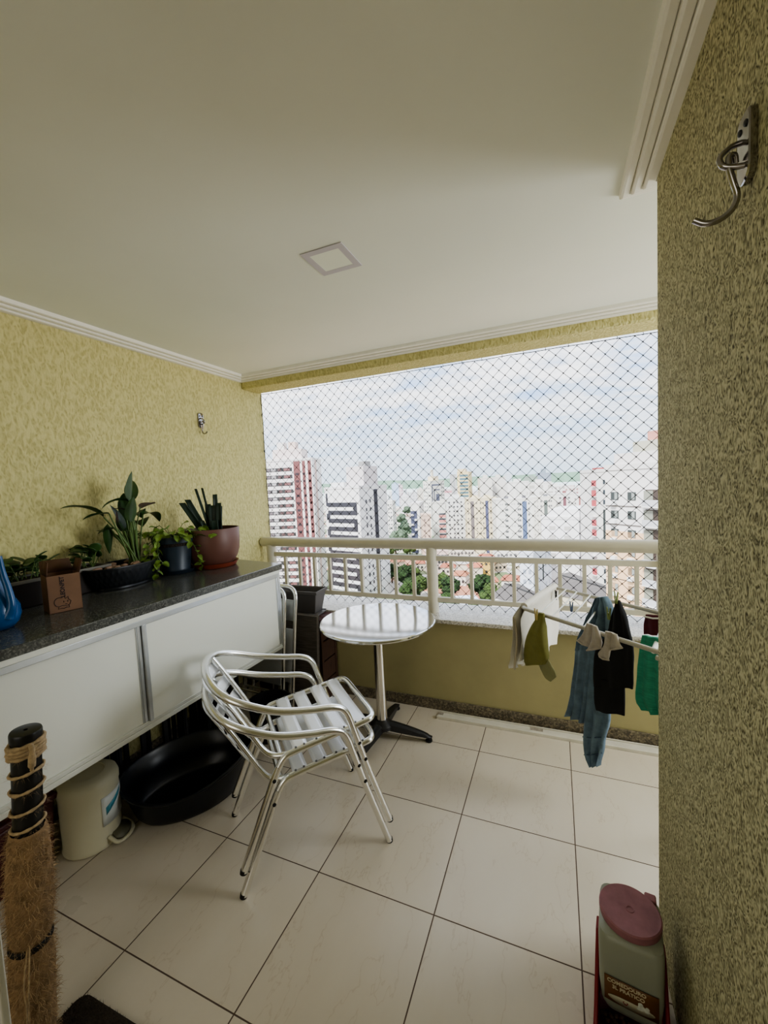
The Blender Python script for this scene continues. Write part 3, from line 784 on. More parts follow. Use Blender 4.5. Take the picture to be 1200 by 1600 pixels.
for (a, b, c_, d_) in ((-l1-.007, l1+.007, -w1-.007, -w1+.001), (-l1-.007, l1+.007, w1-.001, w1+.007), (-l1-.007, -l1+.001, -w1, w1), (l1-.001, l1+.007, -w1, w1)):
    m.box(a, b, c_, d_, z1-.018, z1+.003)
m.build('rim', PG, t, bevel=.002)

# ------------------------------------------------------------------ under the cabinet
t = thing('pedal_bin', 'off-white oval pedal bin with a blue sticker under the cabinet', 'bin', (-1.85, 1.025, 0), R(28))
t.scale = (1, 1, .93)
MB().lathe([(.098, 0), (.106, .004), (.108, .014), (.104, .020), (.107, .24), (.108, .262)], 44).build('body', BINP, t, sharp=50)
MB().lathe([(.110, .263), (.1105, .285), (.104, .306), (.088, .318), (.062, .322), (.060, .319), (.02, .321)], 44).build('lid', BINP, t, sharp=50)
m = MB()
for k in range(2):
    pass
rows = []
for i in range(9):
    a = R(-38+i*9); rows.append([(.1085*math.cos(a), .1085*math.sin(a), z) for z in (.105, .15, .20, .235)])
m.grid(rows); st_ = m.build('sticker', mat('white sticker', hexc(206,210,208), .4), t, solid=.0006)
m = MB(); rows = []
for i in range(6):
    a = R(-30+i*9); rows.append([(.1093*math.cos(a), .1093*math.sin(a), .150+.012*i), (.1093*math.cos(a), .1093*math.sin(a), .185+.008*i)])
m.grid(rows); m.build('blue_print', mat('teal print', hexc(70,140,158), .4, var=.3, vs=60), t, solid=.0004)
m = MB(); m.tube(catmull([(.092,-.05,.045), (.128,-.052,.018), (.150,-.02,.014), (.150,.02,.014), (.128,.052,.018), (.092,.05,.045)], 6), .008, 10)
m.build('pedal', BINP, t, sharp=60)
m = MB(); m.add([(.092+.026+.026*math.cos(a), .046*math.sin(a), .034-.018*math.cos(a)) for a in [2*PI*k/24 for k in range(24)]], [tuple(range(24))]); m.build('pedal_pad', mat('grey green pedal pad', hexc(104,102,84), .5, var=.05), t, solid=.005)

t = thing('pet_bed', 'large dark navy oval plastic pet bed on the floor', 'pet bed', (-1.645, 1.362, 0), R(58))
# local x is the long axis
def bed(x, y, z, a, r):
    u = z/.20
    zz = z*(1-.30*max(0, math.cos(a+PI*.62))**2*(1 if z > .02 else 0))
    return x, y, zz
prof = [(.215, 0), (.225, .004), (.240, .03), (.262, .10), (.280, .172), (.290, .176), (.296, .184), (.296, .192), (.288, .196), (.276, .188), (.254, .10), (.230, .03), (.205, .012), (.02, .010)]
MB().lathe(prof, 72, sx=1.0, sy=.70, fn=bed).build('shell', NAVYP, t, sharp=50)

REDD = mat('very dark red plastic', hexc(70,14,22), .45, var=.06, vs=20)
t = thing('storage_box', 'dark red plastic box in the shadow behind the bin', 'box', (-1.99, .70, 0))
tapered(MB(), .10, .20, .115, .215, 0, .26).build('tub', REDD, t, bevel=.01)
MB().box(-.122, .122, -.222, .222,   .26, .285).build('lid', REDD, t, bevel=.006)
GREYP = mat('dark grey plastic crate', hexc(44,44,46), .5, var=.08)
def crate(label, x, y, l, w, h, rz=0):
    t = thing('plastic_crate', label, 'crate', (x, y, 0), rz, 'crates under the cabinet')
    m = MB()
    nn = max(3, int(2*l/.06))
    for s in (-1, 1):
        for k in range(nn+1):
            xx = -l+2*l*k/nn; m.box(xx-.012, xx+.012, s*w-.006, s*w+.006, .03, h-.03)
        m.box(-l-.012, l+.012, s*w-.008, s*w+.008, 0, .035).box(-l-.014, l+.014, s*w-.01, s*w+.01, h-.035, h)
    for s in (-1, 1):
        for k in range(4):
            yy = -w+2*w*k/3; m.box(s*l-.006, s*l+.006, yy-.012, yy+.012, .03, h-.03)
        m.box(s*l-.008, s*l+.008, -w, w, 0, .035).box(s*l-.01, s*l+.01, -w, w, h-.035, h)
    m.build('slatted_sides', GREYP, t)
    MB().box(-l, l, -w, w, .004, .012).build('bottom', GREYP, t)
    return t
crate('dark slatted plastic crate against the wall behind the navy pet bed', -2.03, 1.42, .07, .19, .30, 0)
crate('dark slatted plastic crate under the far end of the cabinet', -1.99, 1.83, .10, .12, .34, 0)
t = thing('dish_rack', 'small wire rack lying under the cabinet between bin and pet bed', 'rack', (-2.04, 1.17, 0), R(80))
m = MB()
for k in range(5): m.tube([(-.05+k*.02, -.09, .05+k*.035), (-.05+k*.02, .10, .05+k*.035)], .003, 6)
for y in (-.085, .095): m.tube([(-.06, y, .003), (-.05, y, .05), (.03, y, .19)], .0035, 6)
m.build('wires', ALUF, t)
t = thing('black_bucket', 'round black bucket on the floor near the folded chairs', 'bucket', (-1.585, 1.885, 0))
MB().lathe([(.095, 0), (.10, .004), (.122, .20), (.130, .202), (.130, .212), (.120, .212), (.096, .01), (.02, .008)], 40).build('tub', BLACKP, t, sharp=45)
MB().tube([(.126*math.cos(a), .126*math.sin(a), .19-.02*math.sin(a)) for a in [R(-90+k*15) for k in range(13)]], .003, 6).build('handle', ALUF, t)
# ------------------------------------------------------------------ cat scratching post
SISAL = mat('frayed sisal fibre', hexc(148,122,92), .9, var=.3, vs=40, bump=.5, bs=120)
SISAL2 = mat('pale sisal rope', hexc(176,154,122), .85, var=.25, vs=90, bump=.6, bs=200)
FIB = mat('loose sisal hair', hexc(178,152,118), .9, var=.25, vs=50)
PX, PY = -1.205, .548
t = thing('scratching_post', 'worn cat scratching post, black tube above shaggy frayed sisal', 'scratching post', (PX-.072, PY-.031, 0), 0)
t.rotation_mode = 'QUATERNION'
from mathutils import Quaternion
t.rotation_quaternion = Quaternion((-.3876, .9217, 0), R(4.6))
MB().lathe([(.045, .004), (.05, .008), (.05, .018), (.045, .022), (.03, .022)], 48).build('base', mat('dark carpeted base', hexc(30,29,28), .95, var=.2, vs=100), t)
MB().lathe([(.0300, .02), (.0300, .878)], 32).build('tube', BLACKP, t, sharp=50)
MB().lathe([(.0315, .874), (.0325, .877), (.0325, .893), (.031, .897), (.028, .898), (.0045, .898), (.0042, .893), (.002, .892)], 32).build('cap', BLACKP, t, sharp=40)
m = MB()
def rope(z0, z1, turns, r, ph=0, tilt=.006, base=.031):
    n = int(turns*28)
    m.tube([((base+r*.6)*math.cos(ph+2*PI*turns*i/n), (base+r*.6)*math.sin(ph+2*PI*turns*i/n), z0+(z1-z0)*i/n+tilt*math.sin(ph+2*PI*turns*i/n+1.0)) for i in range(n+1)], [r*(1+.22*math.sin(i*1.9)) for i in range(n+1)], 7)
rope(.835, .872, 4.3, .0052, 0, .004)
for z in (.795, .752, .700, .655): rope(z, z+.002, 1.05, .0036, z*40, .006)
m.tube(catmull([(.036,-.008,.872), (.049,-.012,.868), (.050,-.013,.84), (.046,-.012,.815)], 6), [.006]*10+[.008]*6+[.004]*3, 7)
m.build('rope', SISAL2, t, sharp=70)
m = MB()
prof = [(.0345, .025), (.046, .06), (.047, .20), (.044, .345), (.037, .352), (.043, .362), (.047, .42), (.047, .50), (.043, .58), (.040, .622), (.037, .640), (.034, .644)]
def rough_(x, y, z, a, r):
    q = 1+.10*noise.noise(Vector((x*60, y*60, z*25)))
    return x*q, y*q, z
pf = []
for (r0, z0), (r1, z1) in zip(prof[:-1], prof[1:]):
    for k in range(4): pf.append((r0+(r1-r0)*k/4, z0+(z1-z0)*k/4))
pf.append(prof[-1])
m.lathe(pf, 48, fn=rough_, capb=False, capt=False); m.build('sisal_cover', SISAL, t, sharp=60)
m = MB(); rr = random.Random(5)
def rad(z):
    for (r0, z0), (r1, z1) in zip(prof[:-1], prof[1:]):
        if z0 <= z <= z1: return r0+(r1-r0)*(z-z0)/(z1-z0)
    return .035
for k in range(5200):
    z = rr.uniform(.03, .643); a = rr.uniform(-PI, PI*.55)
    r0 = rad(z)-.001; ln = rr.uniform(.010, .032)
    b = Vector((r0*math.cos(a), r0*math.sin(a), z))
    out = Vector((math.cos(a), math.sin(a), 0)); tg = Vector((-math.sin(a), math.cos(a), 0))
    d = (out*rr.uniform(.02,.75)+tg*rr.uniform(-1.1,1.1)+Vector((0,0,rr.uniform(-1.2,.8)))).normalized()
    d2 = (d+tg*rr.uniform(-.8,.8)+Vector((0,0,rr.uniform(-1.0,.3)))-out*.3).normalized()
    p1 = b+d*ln*.5+out*.002; p2 = p1+d2*ln*.5; w = rr.uniform(.0003,.0006)
    s_ = d.cross(out); s_ = s_.normalized()*w if s_.length > .01 else tg*w
    m.add([b-s_, b+s_, p1+s_*.8, p1-s_*.8, p2], [(0,1,2,3),(3,2,4)])
for k in range(420):
    z = rr.choice((.655,.70,.752,.795,.85,.86,.84))+rr.uniform(-.004,.004); a = rr.uniform(-PI, PI*.55)
    b = Vector((.037*math.cos(a), .037*math.sin(a), z)); d = Vector((math.cos(a)+rr.uniform(-.8,.8), math.sin(a)+rr.uniform(-.8,.8), rr.uniform(-1.2,.5))).normalized()
    ln = rr.uniform(.006,.02); s_ = Vector((-math.sin(a), math.cos(a), 0))*.00022
    m.add([b-s_, b+s_, b+d*ln], [(0,1,2)])
o = m.build('loose_fibres', FIB, t, flat=True); o['kind'] = 'stuff'
m = MB()
m.tube(catmull([(.036,-.020,.372), (.052,-.030,.34), (.060,-.036,.29), (.056,-.036,.25), (.046,-.03,.20), (.048,-.03,.10)], 6), .0018, 6)
m.tube(catmull([(.034,-.022,.372), (.044,-.034,.33), (.047,-.040,.28), (.056,-.04,.23), (.050,-.036,.15), (.048,-.03,.08)], 6), .0018, 6)
m.build('hanging_strands', SISAL2, t, sharp=70)
MB().lathe([(.0435, .338), (.0455, .342), (.0455, .350), (.042, .354)], 40, capb=False, capt=False).build('black_band', RUBBER, t)

# ------------------------------------------------------------------ door mat
t = thing('door_mat', 'dark brown bristle door mat, only its rounded corner in view', 'mat', (-1.0, .40, 0), R(1))
x0, x1, y0, y1, rr_ = -.30, .40, -.38, .262, .03
pl = []
for cx, cy, a0 in ((x1-rr_, y1-rr_, 0), (x0+rr_, y1-rr_, 90), (x0+rr_, y0+rr_, 180), (x1-rr_, y0+rr_, 270)):
    pl += [(cx+rr_*math.cos(R(a0+k*18)), cy+rr_*math.sin(R(a0+k*18))) for k in range(6)]
MATM = mat('dark brown mat', hexc(58,50,43), .95, var=.4, vs=160, bump=.8, bs=300)
MB().prism(pl, 0, .010).build('backing', MATM, t)
m = MB()
for k in range(9000):
    x, y = rr.uniform(x0, x0+.42), rr.uniform(y1-.30, y1)
    if x < x0+rr_ and y > y1-rr_ and (x-x0-rr_)**2+(y-y1+rr_)**2 > rr_*rr_: continue
    h = rr.uniform(.004,.009); a = rr.uniform(0, 2*PI); w = .0007
    m.add([(x-w*math.cos(a), y-w*math.sin(a), .0095), (x+w*math.cos(a), y+w*math.sin(a), .0095), (x+rr.uniform(-.005,.005), y+rr.uniform(-.005,.005), .010+h)], [(0,1,2)])
o = m.build('bristles', mat('mat bristles', hexc(74,64,54), .95, var=.4, vs=90), t, flat=True); o['kind'] = 'stuff'

# ------------------------------------------------------------------ pet feeder against the right wall
t = thing('pet_feeder', 'pet food dispenser with dusty maroon lid and red base beside the right wall', 'pet feeder', (.158, 1.135, 0), R(-7))
# local: y toward the far end, viewer side is -y
PLUM = mat('dusty maroon plastic', hexc(152,104,112), .6, var=.25, vs=14)
FEEDW = mat('milky grey plastic', hexc(150,154,140), .38, var=.05, vs=6)
FEEDL = mat('brown label', hexc(112,74,40), .5, var=.08)
CREAML = mat('cream print', hexc(204,194,168), .5)
m = MB()
def rr_ring(hx, y0_, y1_, z, r=.02):
    out = []
    for cx, cy, a0 in ((hx-r, y1_-r, 0), (-hx+r, y1_-r, 90), (-hx+r, y0_+r, 180), (hx-r, y0_+r, 270)):
        out += [(cx+r*math.cos(R(a0+k*22.5)), cy+r*math.sin(R(a0+k*22.5)), z) for k in range(5)]
    return out
def loft(m, rings, cap0=True, cap1=True):
    n = len(rings[0]); m.add([p for r_ in rings for p in r_], [(i*n+k, i*n+(k+1) % n, (i+1)*n+(k+1) % n, (i+1)*n+k) for i in range(len(rings)-1) for k in range(n)]
        + ([tuple(range(n-1, -1, -1))] if cap0 else []) + ([tuple(range((len(rings)-1)*n, len(rings)*n))] if cap1 else [])); return m
loft(m, [rr_ring(.060, -.030, .075, .060), rr_ring(.066, -.055, .083, .10), rr_ring(.070, -.066, .088, .16), rr_ring(.071, -.068, .09, .285), rr_ring(.069, -.064, .088, .298, .024), rr_ring(.060, -.055, .08, .304, .03)])
m.build('hopper', FEEDW, t, sharp=40)
MB().lathe([(.064, .302), (.070, .304), (.071, .309), (.071, .321), (.068, .324), (.064, .3232), (.010, .3232), (.0095, .3246), (.007, .3246), (.0065, .3232), (.001, .3232)], 48, (.0, .008, 0)).build('lid', PLUM, t, sharp=30)
MB().box(.035, .062, .060, .086, .303, .318).build('lid_tab', PLUM, t, bevel=.004)
m = MB()
base_o = [(-.080, -.235), (.080, -.235), (.086, .10), (-.086, .10)]
loft(m, [rr_ring(.080, -.235, .098, 0, .03), rr_ring(.084, -.242, .102, .010, .03), rr_ring(.084, -.242, .102, .055, .03), rr_ring(.080, -.238, .098, .057, .03), rr_ring(.074, -.228, .05, .020, .03)])
m.build('bowl_base', REDP, t, sharp=40)
for s in (-1, 1):
    m = MB()
    m.add([(s*.0725, -.12, .05), (s*.0725, .098, .05), (s*.0725, .098, .175), (s*.0725, .05, .185), (s*.0725, -.075, .10), (s*.082, -.12, .05), (s*.082, .098, .05), (s*.082, .098, .175), (s*.082, .05, .185), (s*.082, -.075, .10)],
          [(0,1,2,3,4), (9,8,7,6,5), (0,5,6,1), (1,6,7,2), (2,7,8,3), (3,8,9,4), (4,9,5,0)])
    m.build('side_arm', REDP, t, bevel=.003)
rk = MB(); r2 = random.Random(9)
for k in range(420):
    rk.blob((r2.uniform(-.066,.066), r2.uniform(-.215,-.02), .026+r2.uniform(0,.014)), (.006,.006,.005), 6, 4, .2, 2, k)
o = rk.build('kibble', mat('brown kibble', hexc(74,52,36), .8, var=.3, vs=100), t); o['kind'] = 'stuff'
FY = -.0688
def face(z): # slope of the front face between z=.10 and .285
    return FY-.0012 if z > .16 else -.056-.0125*(z-.10)/.06-.0012
rows = [[(x, face(z)+(.0 if abs(x) < .052 else .002), z) for x in (-.058, -.03, 0, .03, .058)] for z in (.12, .14, .16, .18, .196)]
MB().grid(rows).build('label_band', FEEDL, t, solid=.0008)
pl = [(.050*math.cos(a), .0135*math.sin(a)+.0035*math.cos(a)**2) for a in [2*PI*k/36 for k in range(36)]]
vs = [(x, face(.14+z)-.0012, .138+z) for x, z in pl]
MB().add(vs, [tuple(range(36))]).build('printed_plate', mat('cream printed plate', hexc(180,176,156), .5, var=.05), t, solid=.0006)
m = MB()
for c_, rd in (((.022,.150),(.0085,.0075)), ((.020,.160),(.0055,.0052)), ((.033,.148),(.0065,.0062)), ((.034,.156),(.0045,.0042)), ((.016,.144),(.005,.004))):
    m.blob((c_[0], face(c_[1])-.0015, c_[1]), (rd[0], .0012, rd[1]), 12, 8, .12, 3, c_[0]*99)
m.build('printed_puppies', mat('whitish print', hexc(196,200,192), .6, var=.2, vs=120), t)
text('lettering', 'COMEDOURO', .0128, CREAML, t, (-.010, face(.187)-.0012, .1875), (R(90), 0, 0), bold=.0004)
text('lettering', '3L PRÁTICO', .0128, CREAML, t, (-.006, face(.174)-.0012, .1735), (R(90), 0, 0), bold=.0004)
m = MB(); m.tube([(-.012+.005*math.cos(R(60*k)), face(.14)-.0022, .141+.005*math.sin(R(60*k))) for k in range(7)], .001, 5); m.build('printed_seal', REDP, t)

# ------------------------------------------------------------------ drying rack with clothes
NL, FL, E = Vector((-.149, 1.9, .87)), Vector((-.015, 2.30, .87)), Vector((.77, -.638, 0))
N = Vector((-.638, -.77, 0))
RACK = mat('grey coated rack tube', hexc(176,172,160), .35, .3, var=.06, vs=20)
RACKW = mat('white coated wire', hexc(222,222,216), .35, var=.03)
t = thing('drying_rack', 'white winged clothes drying rack reaching out from behind the right wall', 'drying rack', (.42, 1.75, 0))
INV = Matrix.Translation((-.42, -1.75, 0))
def rk_(m, name, mt, **k):
    o = m.build(name, mt, t, **k); o.matrix_parent_inverse = INV; return o
NR, FR = NL+E*.70, FL+E*.80
rk_(MB().tube(fillet([FL+E*.82, FL, NL, NR], .035), .0085, 12), 'wing_frame', RACK, sharp=60)
for f in (.20, .30, .42, .54):
    a, b = NL+E*(f*.62-.02), FL+E*(f*.62-.05)
    rk_(MB().tube([a+Vector((0,0,.006)), b+Vector((0,0,.006))], .0032, 8), 'wing_rod', RACKW, sharp=60)
# body of the rack: end frame, rods, crossed legs
B0, B1 = NL+E*.555, FL+E*.555
B0 = B0-N*.02
rk_(MB().tube([B0+Vector((0,0,-.012)), B1+Vector((0,0,-.012))], .0085, 12), 'end_bar', RACKW, sharp=60)
rk_(MB().tube(fillet([B0+E*.01+Vector((0,0,-.03)), B0+E*.62+Vector((0,0,-.03)), B1+E*.62+Vector((0,0,-.03)), B1+Vector((0,0,-.03))], .03), .0085, 12), 'body_frame', RACK, sharp=60)
for u in (.15, .32, .49, .66, .83):
    a = B0.lerp(B1, u)
    rk_(MB().tube([a+Vector((0,0,-.02)), a+E*.6+Vector((0,0,-.02))], .0032, 8), 'body_rod', RACKW, sharp=60)
for u, v in ((.02, .98), (.98, .02)):
    a, b = B0.lerp(B1, u)+E*.12, B0.lerp(B1, v)+E*.12
    for q in (0, .42):
        lg = rk_(MB().tube([a+E*q+Vector((0,0,-.03)), Vector((b.x, b.y, 0))+E*q+Vector((0,0,.008))], .0085, 12), 'leg', RACK, sharp=60)
# edges of each hanging garment, left and right, from top to bottom
CL = {"shirt": [[[-0.141, 1.925, 0.875], [-0.012, 2.31, 0.878]], [[-0.166, 1.85, 0.838], [-0.01, 2.315, 0.797]], [[-0.168, 1.844, 0.742], [-0.015, 2.299, 0.674]], [[-0.178, 1.814, 0.66], [-0.026, 2.266, 0.58]], [[-0.181, 1.805, 0.621], [-0.036, 2.237, 0.546]]], "cap": [[[-0.071, 1.81, 0.884], [-0.053, 1.795, 0.885]], [[-0.091, 1.826, 0.835], [-0.051, 1.793, 0.844]], [[-0.117, 1.847, 0.769], [-0.047, 1.79, 0.791]], [[-0.132, 1.86, 0.699], [-0.043, 1.787, 0.738]], [[-0.136, 1.863, 0.65], [-0.039, 1.783, 0.702]], [[-0.128, 1.857, 0.628], [-0.047, 1.79, 0.673]]], "visor": [[[-0.081, 1.818, 0.657], [-0.044, 1.787, 0.702]], [[-0.066, 1.805, 0.63], [-0.027, 1.773, 0.672]], [[-0.051, 1.793, 0.608], [-0.015, 1.763, 0.654]], [[-0.031, 1.776, 0.604], [-0.011, 1.76, 0.634]]], "jeans_top": [[[0.15, 1.912, 0.933], [0.185, 1.883, 0.949]], [[0.135, 1.924, 0.884], [0.202, 1.869, 0.914]], [[0.114, 1.942, 0.82], [0.212, 1.861, 0.85]], [[0.088, 1.963, 0.738], [0.216, 1.858, 0.777]], [[0.077, 1.972, 0.675], [0.211, 1.861, 0.721]]], "jeans_lega": [[[0.075, 1.974, 0.704], [0.156, 1.907, 0.719]], [[0.066, 1.982, 0.566], [0.137, 1.923, 0.588]], [[0.046, 1.999, 0.409], [0.123, 1.934, 0.436]], [[0.028, 2.013, 0.337], [0.108, 1.947, 0.353]]], "jeans_legb": [[[0.112, 1.943, 0.705], [0.211, 1.861, 0.735]], [[0.11, 1.945, 0.53], [0.199, 1.871, 0.566]], [[0.101, 1.953, 0.378], [0.198, 1.872, 0.427]], [[0.1, 1.954, 0.288], [0.182, 1.885, 0.346]], [[0.104, 1.95, 0.207], [0.172, 1.893, 0.268]], [[0.127, 1.931, 0.169], [0.158, 1.905, 0.196]]], "black": [[[0.203, 1.738, 0.975], [0.216, 1.727, 0.979]], [[0.191, 1.748, 0.911], [0.233, 1.713, 0.931]], [[0.178, 1.759, 0.836], [0.247, 1.702, 0.863]], [[0.142, 1.789, 0.756], [0.258, 1.693, 0.808]], [[0.133, 1.797, 0.659], [0.257, 1.693, 0.723]], [[0.134, 1.795, 0.601], [0.255, 1.695, 0.658]]], "black_low": [[[0.132, 1.797, 0.632], [0.228, 1.718, 0.67]], [[0.131, 1.798, 0.551], [0.227, 1.718, 0.595]], [[0.133, 1.796, 0.498], [0.229, 1.717, 0.538]]], "sock1": [[[0.1, 1.674, 0.9], [0.118, 1.659, 0.9]], [[0.087, 1.685, 0.853], [0.118, 1.66, 0.856]], [[0.067, 1.701, 0.818], [0.107, 1.668, 0.812]]], "sock2": [[[0.116, 1.655, 0.901], [0.131, 1.642, 0.9]], [[0.117, 1.654, 0.848], [0.141, 1.634, 0.868]], [[0.109, 1.66, 0.82], [0.146, 1.629, 0.846]], [[0.098, 1.669, 0.796], [0.144, 1.631, 0.826]]], "sock3": [[[0.156, 1.621, 0.893], [0.173, 1.607, 0.895]], [[0.152, 1.625, 0.839], [0.171, 1.609, 0.843]], [[0.136, 1.638, 0.804], [0.168, 1.611, 0.809]], [[0.138, 1.636, 0.79], [0.166, 1.613, 0.791]]], "sock4": [[[0.173, 1.613, 0.893], [0.19, 1.6, 0.89]], [[0.171, 1.615, 0.85], [0.197, 1.594, 0.861]], [[0.167, 1.618, 0.827], [0.205, 1.587, 0.851]]], "teal": [[[0.279, 1.675, 0.871], [0.332, 1.631, 0.879]], [[0.272, 1.681, 0.814], [0.334, 1.63, 0.835]], [[0.266, 1.686, 0.715], [0.334, 1.63, 0.739]], [[0.262, 1.689, 0.628], [0.334, 1.63, 0.652]], [[0.278, 1.676, 0.594], [0.334, 1.63, 0.596]]], "maroon": [[[0.343, 1.986, 0.853], [0.4, 1.939, 0.865]], [[0.339, 1.989, 0.81], [0.4, 1.939, 0.825]], [[0.339, 1.989, 0.768], [0.399, 1.939, 0.782]]]}
def garment(m, rows, thick=.012, nrm=None, fold=.005, nf=3.0, seed=0.0, sub=3, n=28, hem=True):
    nrm = nrm or N; nrm = nrm.normalized()
    L = catmull([r_[0] for r_ in rows], sub); Rr = catmull([r_[1] for r_ in rows], sub)
    k_ = len(L); vs = []
    for i in range(k_):
        u = i/(k_-1)
        for j in range(n):
            a = 2*PI*j/n
            q = .5-.5*math.cos(a); side = math.sin(a)
            p = L[i].lerp(Rr[i], q)
            wv = math.sin(q*nf*2*PI+seed+1.3*math.sin(u*2.2+seed))*fold*(.35+.65*u)+.5*fold*noise.noise(Vector((q*5, u*6, seed)))
            w = (L[i]-Rr[i]).length
            sg = math.copysign(abs(side)**.6, side)
            vs.append(p+nrm*(wv-sg*min(thick, w*.45)*(.6+.4*math.sin(PI*min(1, u*1.1)))))
    fs = [(i*n+j, i*n+(j+1) % n, (i+1)*n+(j+1) % n, (i+1)*n+j) for i in range(k_-1) for j in range(n)]
    fs += [tuple(range(n-1, -1, -1)), tuple(range((k_-1)*n, k_*n))]
    m.add(vs, fs); return m
DENIM = mat('blue denim', hexc(98,118,134), .85, var=.28, vs=22, bump=.3, bs=400)
DENIMD = mat('denim seam', hexc(60,78,98), .85, var=.2, vs=40)
WHITEC = mat('white ribbed cotton', hexc(216,212,202), .85, var=.05, vs=60, stretch=(8,8,1), bump=.3, bs=40)
OLIVE = mat('olive green twill', hexc(120,118,62), .85, var=.1, vs=30, bump=.2, bs=300)
OLIVEP = mat('pale olive twill', hexc(142,142,104), .8, var=.06, vs=30)
BLACKC = mat('black cotton', hexc(16,16,18), .9, var=.2, vs=30)
SOCKG = mat('pale grey sock knit', hexc(172,164,154), .9, var=.1, vs=60, bump=.3, bs=300)
TEAL = mat('green towel cotton', hexc(58,140,116), .9, var=.18, vs=30, stretch=(1,1,6), bump=.3, bs=120)
MAROON = mat('maroon cotton', hexc(84,24,34), .9, var=.2, vs=30)
NEnd = Vector((.948, -.318, 0))
t = thing('cotton_vest', 'white ribbed cotton vest draped over the left end of the drying rack', 'clothing', tuple(Vector(CL['shirt'][0][0]).lerp(Vector(CL['shirt'][0][1]), .5)))
inv = lambda t: Matrix.Translation(-Vector(t.location))
def gpart(t, name, keys, mt, **k):
    m = MB()
    for q in keys: garment(m, q if isinstance(q, list) else CL[q], **k)
    o = m.build(name, mt, t, sharp=70); o.matrix_parent_inverse = inv(t); return o
sh = CL['shirt']
NEn = NEnd*-1
front = [[(Vector(a)-NEnd*.014).to_tuple(), (Vector(b)-NEnd*.014).to_tuple()] for a, b in sh]
gpart(t, 'front_panel', [front], WHITEC, thick=.004, nrm=NEn, fold=.011, nf=6)
back = [[(Vector(a)+NEnd*.014).to_tuple(), (Vector(b)+NEnd*.014).to_tuple()] for a, b in sh[:4]]
gpart(t, 'back_panel', [back], WHITEC, thick=.004, nrm=NEnd, fold=.008, nf=3, seed=2)
a0, b0 = Vector(sh[0][0]), Vector(sh[0][1])
m = MB(); m.tube([a0-Vector((0,0,.004)), a0.lerp(b0,.5)+Vector((0,0,.000)), b0-Vector((0,0,.004))], .0165, 14); o = m.build('fold_over_bar', WHITEC, t, sharp=70); o.matrix_parent_inverse = inv(t)
m = MB(); p4, p5 = Vector(front[4][0]), Vector(front[4][1])
m.tube(catmull([Vector(front[1][0])+Vector((.0,.01,0)), Vector(front[2][0])+Vector((.012,.0,0)), Vector(front[4][0])+Vector((.015,0,0))], 5), .0045, 6); o = m.build('seam', mat('beige seam', hexc(176,166,148), .9), t, sharp=70); o.matrix_parent_inverse = inv(t)
m = MB(); m.blob(tuple(Vector(front[4][0]).lerp(Vector(front[4][1]), .28)+Vector((0,0,.004))), (.012,.010,.016), 12, 8, .2, 2, 4); o = m.build('tied_end', WHITEC, t); o.matrix_parent_inverse = inv(t)

t = thing('olive_cap', 'olive green cap hanging by a clip from the near rack tube, peak down', 'cap', tuple(CL['cap'][0][0]))
gpart(t, 'crown', ['cap'], OLIVE, thick=.030, fold=.004, nf=1.2)
gpart(t, 'peak', ['visor'], OLIVEP, thick=.006, fold=.002, nf=.6)
t = thing('jeans', 'faded blue jeans hanging long from the rack, lowest of the clothes', 'jeans', tuple(CL['jeans_top'][0][0]))
gpart(t, 'waist', ['jeans_top'], DENIM, thick=.018, fold=.018, nf=3.4, seed=1)
gpart(t, 'trouser_leg', ['jeans_lega'], DENIM, thick=.020, fold=.014, nf=2.4, seed=3)
gpart(t, 'trouser_leg', ['jeans_legb'], DENIM, thick=.020, fold=.014, nf=2.6, seed=5)
m = MB()
B = CL['jeans_legb']
for i, f in ((3, .0), (4, .0)):
    a, b = Vector(B[i][0]), Vector(B[i][1]); m.tube([a+N*.012, a.lerp(b,.5)+N*.026, b+N*.012], .002, 5)
a, b = Vector(B[4][0]).lerp(Vector(B[4][1]), .5), Vector(B[5][0]).lerp(Vector(B[5][1]), .5); m.tube([a+N*.024, b+N*.02], .002, 5)
o = m.build('seam', DENIMD, t); o.matrix_parent_inverse = inv(t)
t = thing('black_shirt', 'black cotton garment pegged on the far rack tube in front of the jeans', 'clothing', tuple(CL['black'][0][0]))
gpart(t, 'body', ['black'], BLACKC, thick=.016, fold=.010, nf=2.0, seed=2)
gpart(t, 'lower_fold', ['black_low'], BLACKC, thick=.012, fold=.006, nf=1.5, seed=4)
for nm, k, lab in (('sock', 'sock1', 'pale grey sock over the near rack tube, left half of the left pair'), ('sock', 'sock2', 'pale grey sock with open cuff, right half of the left pair'), ('sock', 'sock3', 'pale grey sock with cuff turned down, left half of the right pair'), ('sock', 'sock4', 'pale grey sock nearest the middle of the black garment, right pair')):
    t = thing(nm, lab, 'sock', tuple(CL[k][0][0]), 0, 'grey socks on the near rack tube')
    gpart(t, 'knit', [k], SOCKG, thick=.009, fold=.003, nf=1.2, seed=len(lab))
    r_ = CL[k][-1]; a, b = Vector(r_[0]), Vector(r_[1])
    m = MB(); m.tube([a+N*.002, a.lerp(b,.5)+N*.010, b+N*.002, a.lerp(b,.5)-N*.008], .0035, 6, closed=True); o = m.build('cuff', SOCKG, t, sharp=70); o.matrix_parent_inverse = inv(t)
t = thing('green_towel', 'green striped cotton cloth hanging at the right end of the rack', 'clothing', tuple(CL['teal'][0][0]))
gpart(t, 'cloth', ['teal'], TEAL, thick=.010, fold=.010, nf=2.2, seed=1)
t = thing('maroon_cloth', 'folded maroon cloth with white edge lying over the rack wires by the right wall', 'clothing', tuple(CL['maroon'][0][0]))
gpart(t, 'cloth', ['maroon'], MAROON, thick=.012, fold=.006, nf=2, seed=3)
a, b = Vector(CL['maroon'][0][0]), Vector(CL['maroon'][0][1])
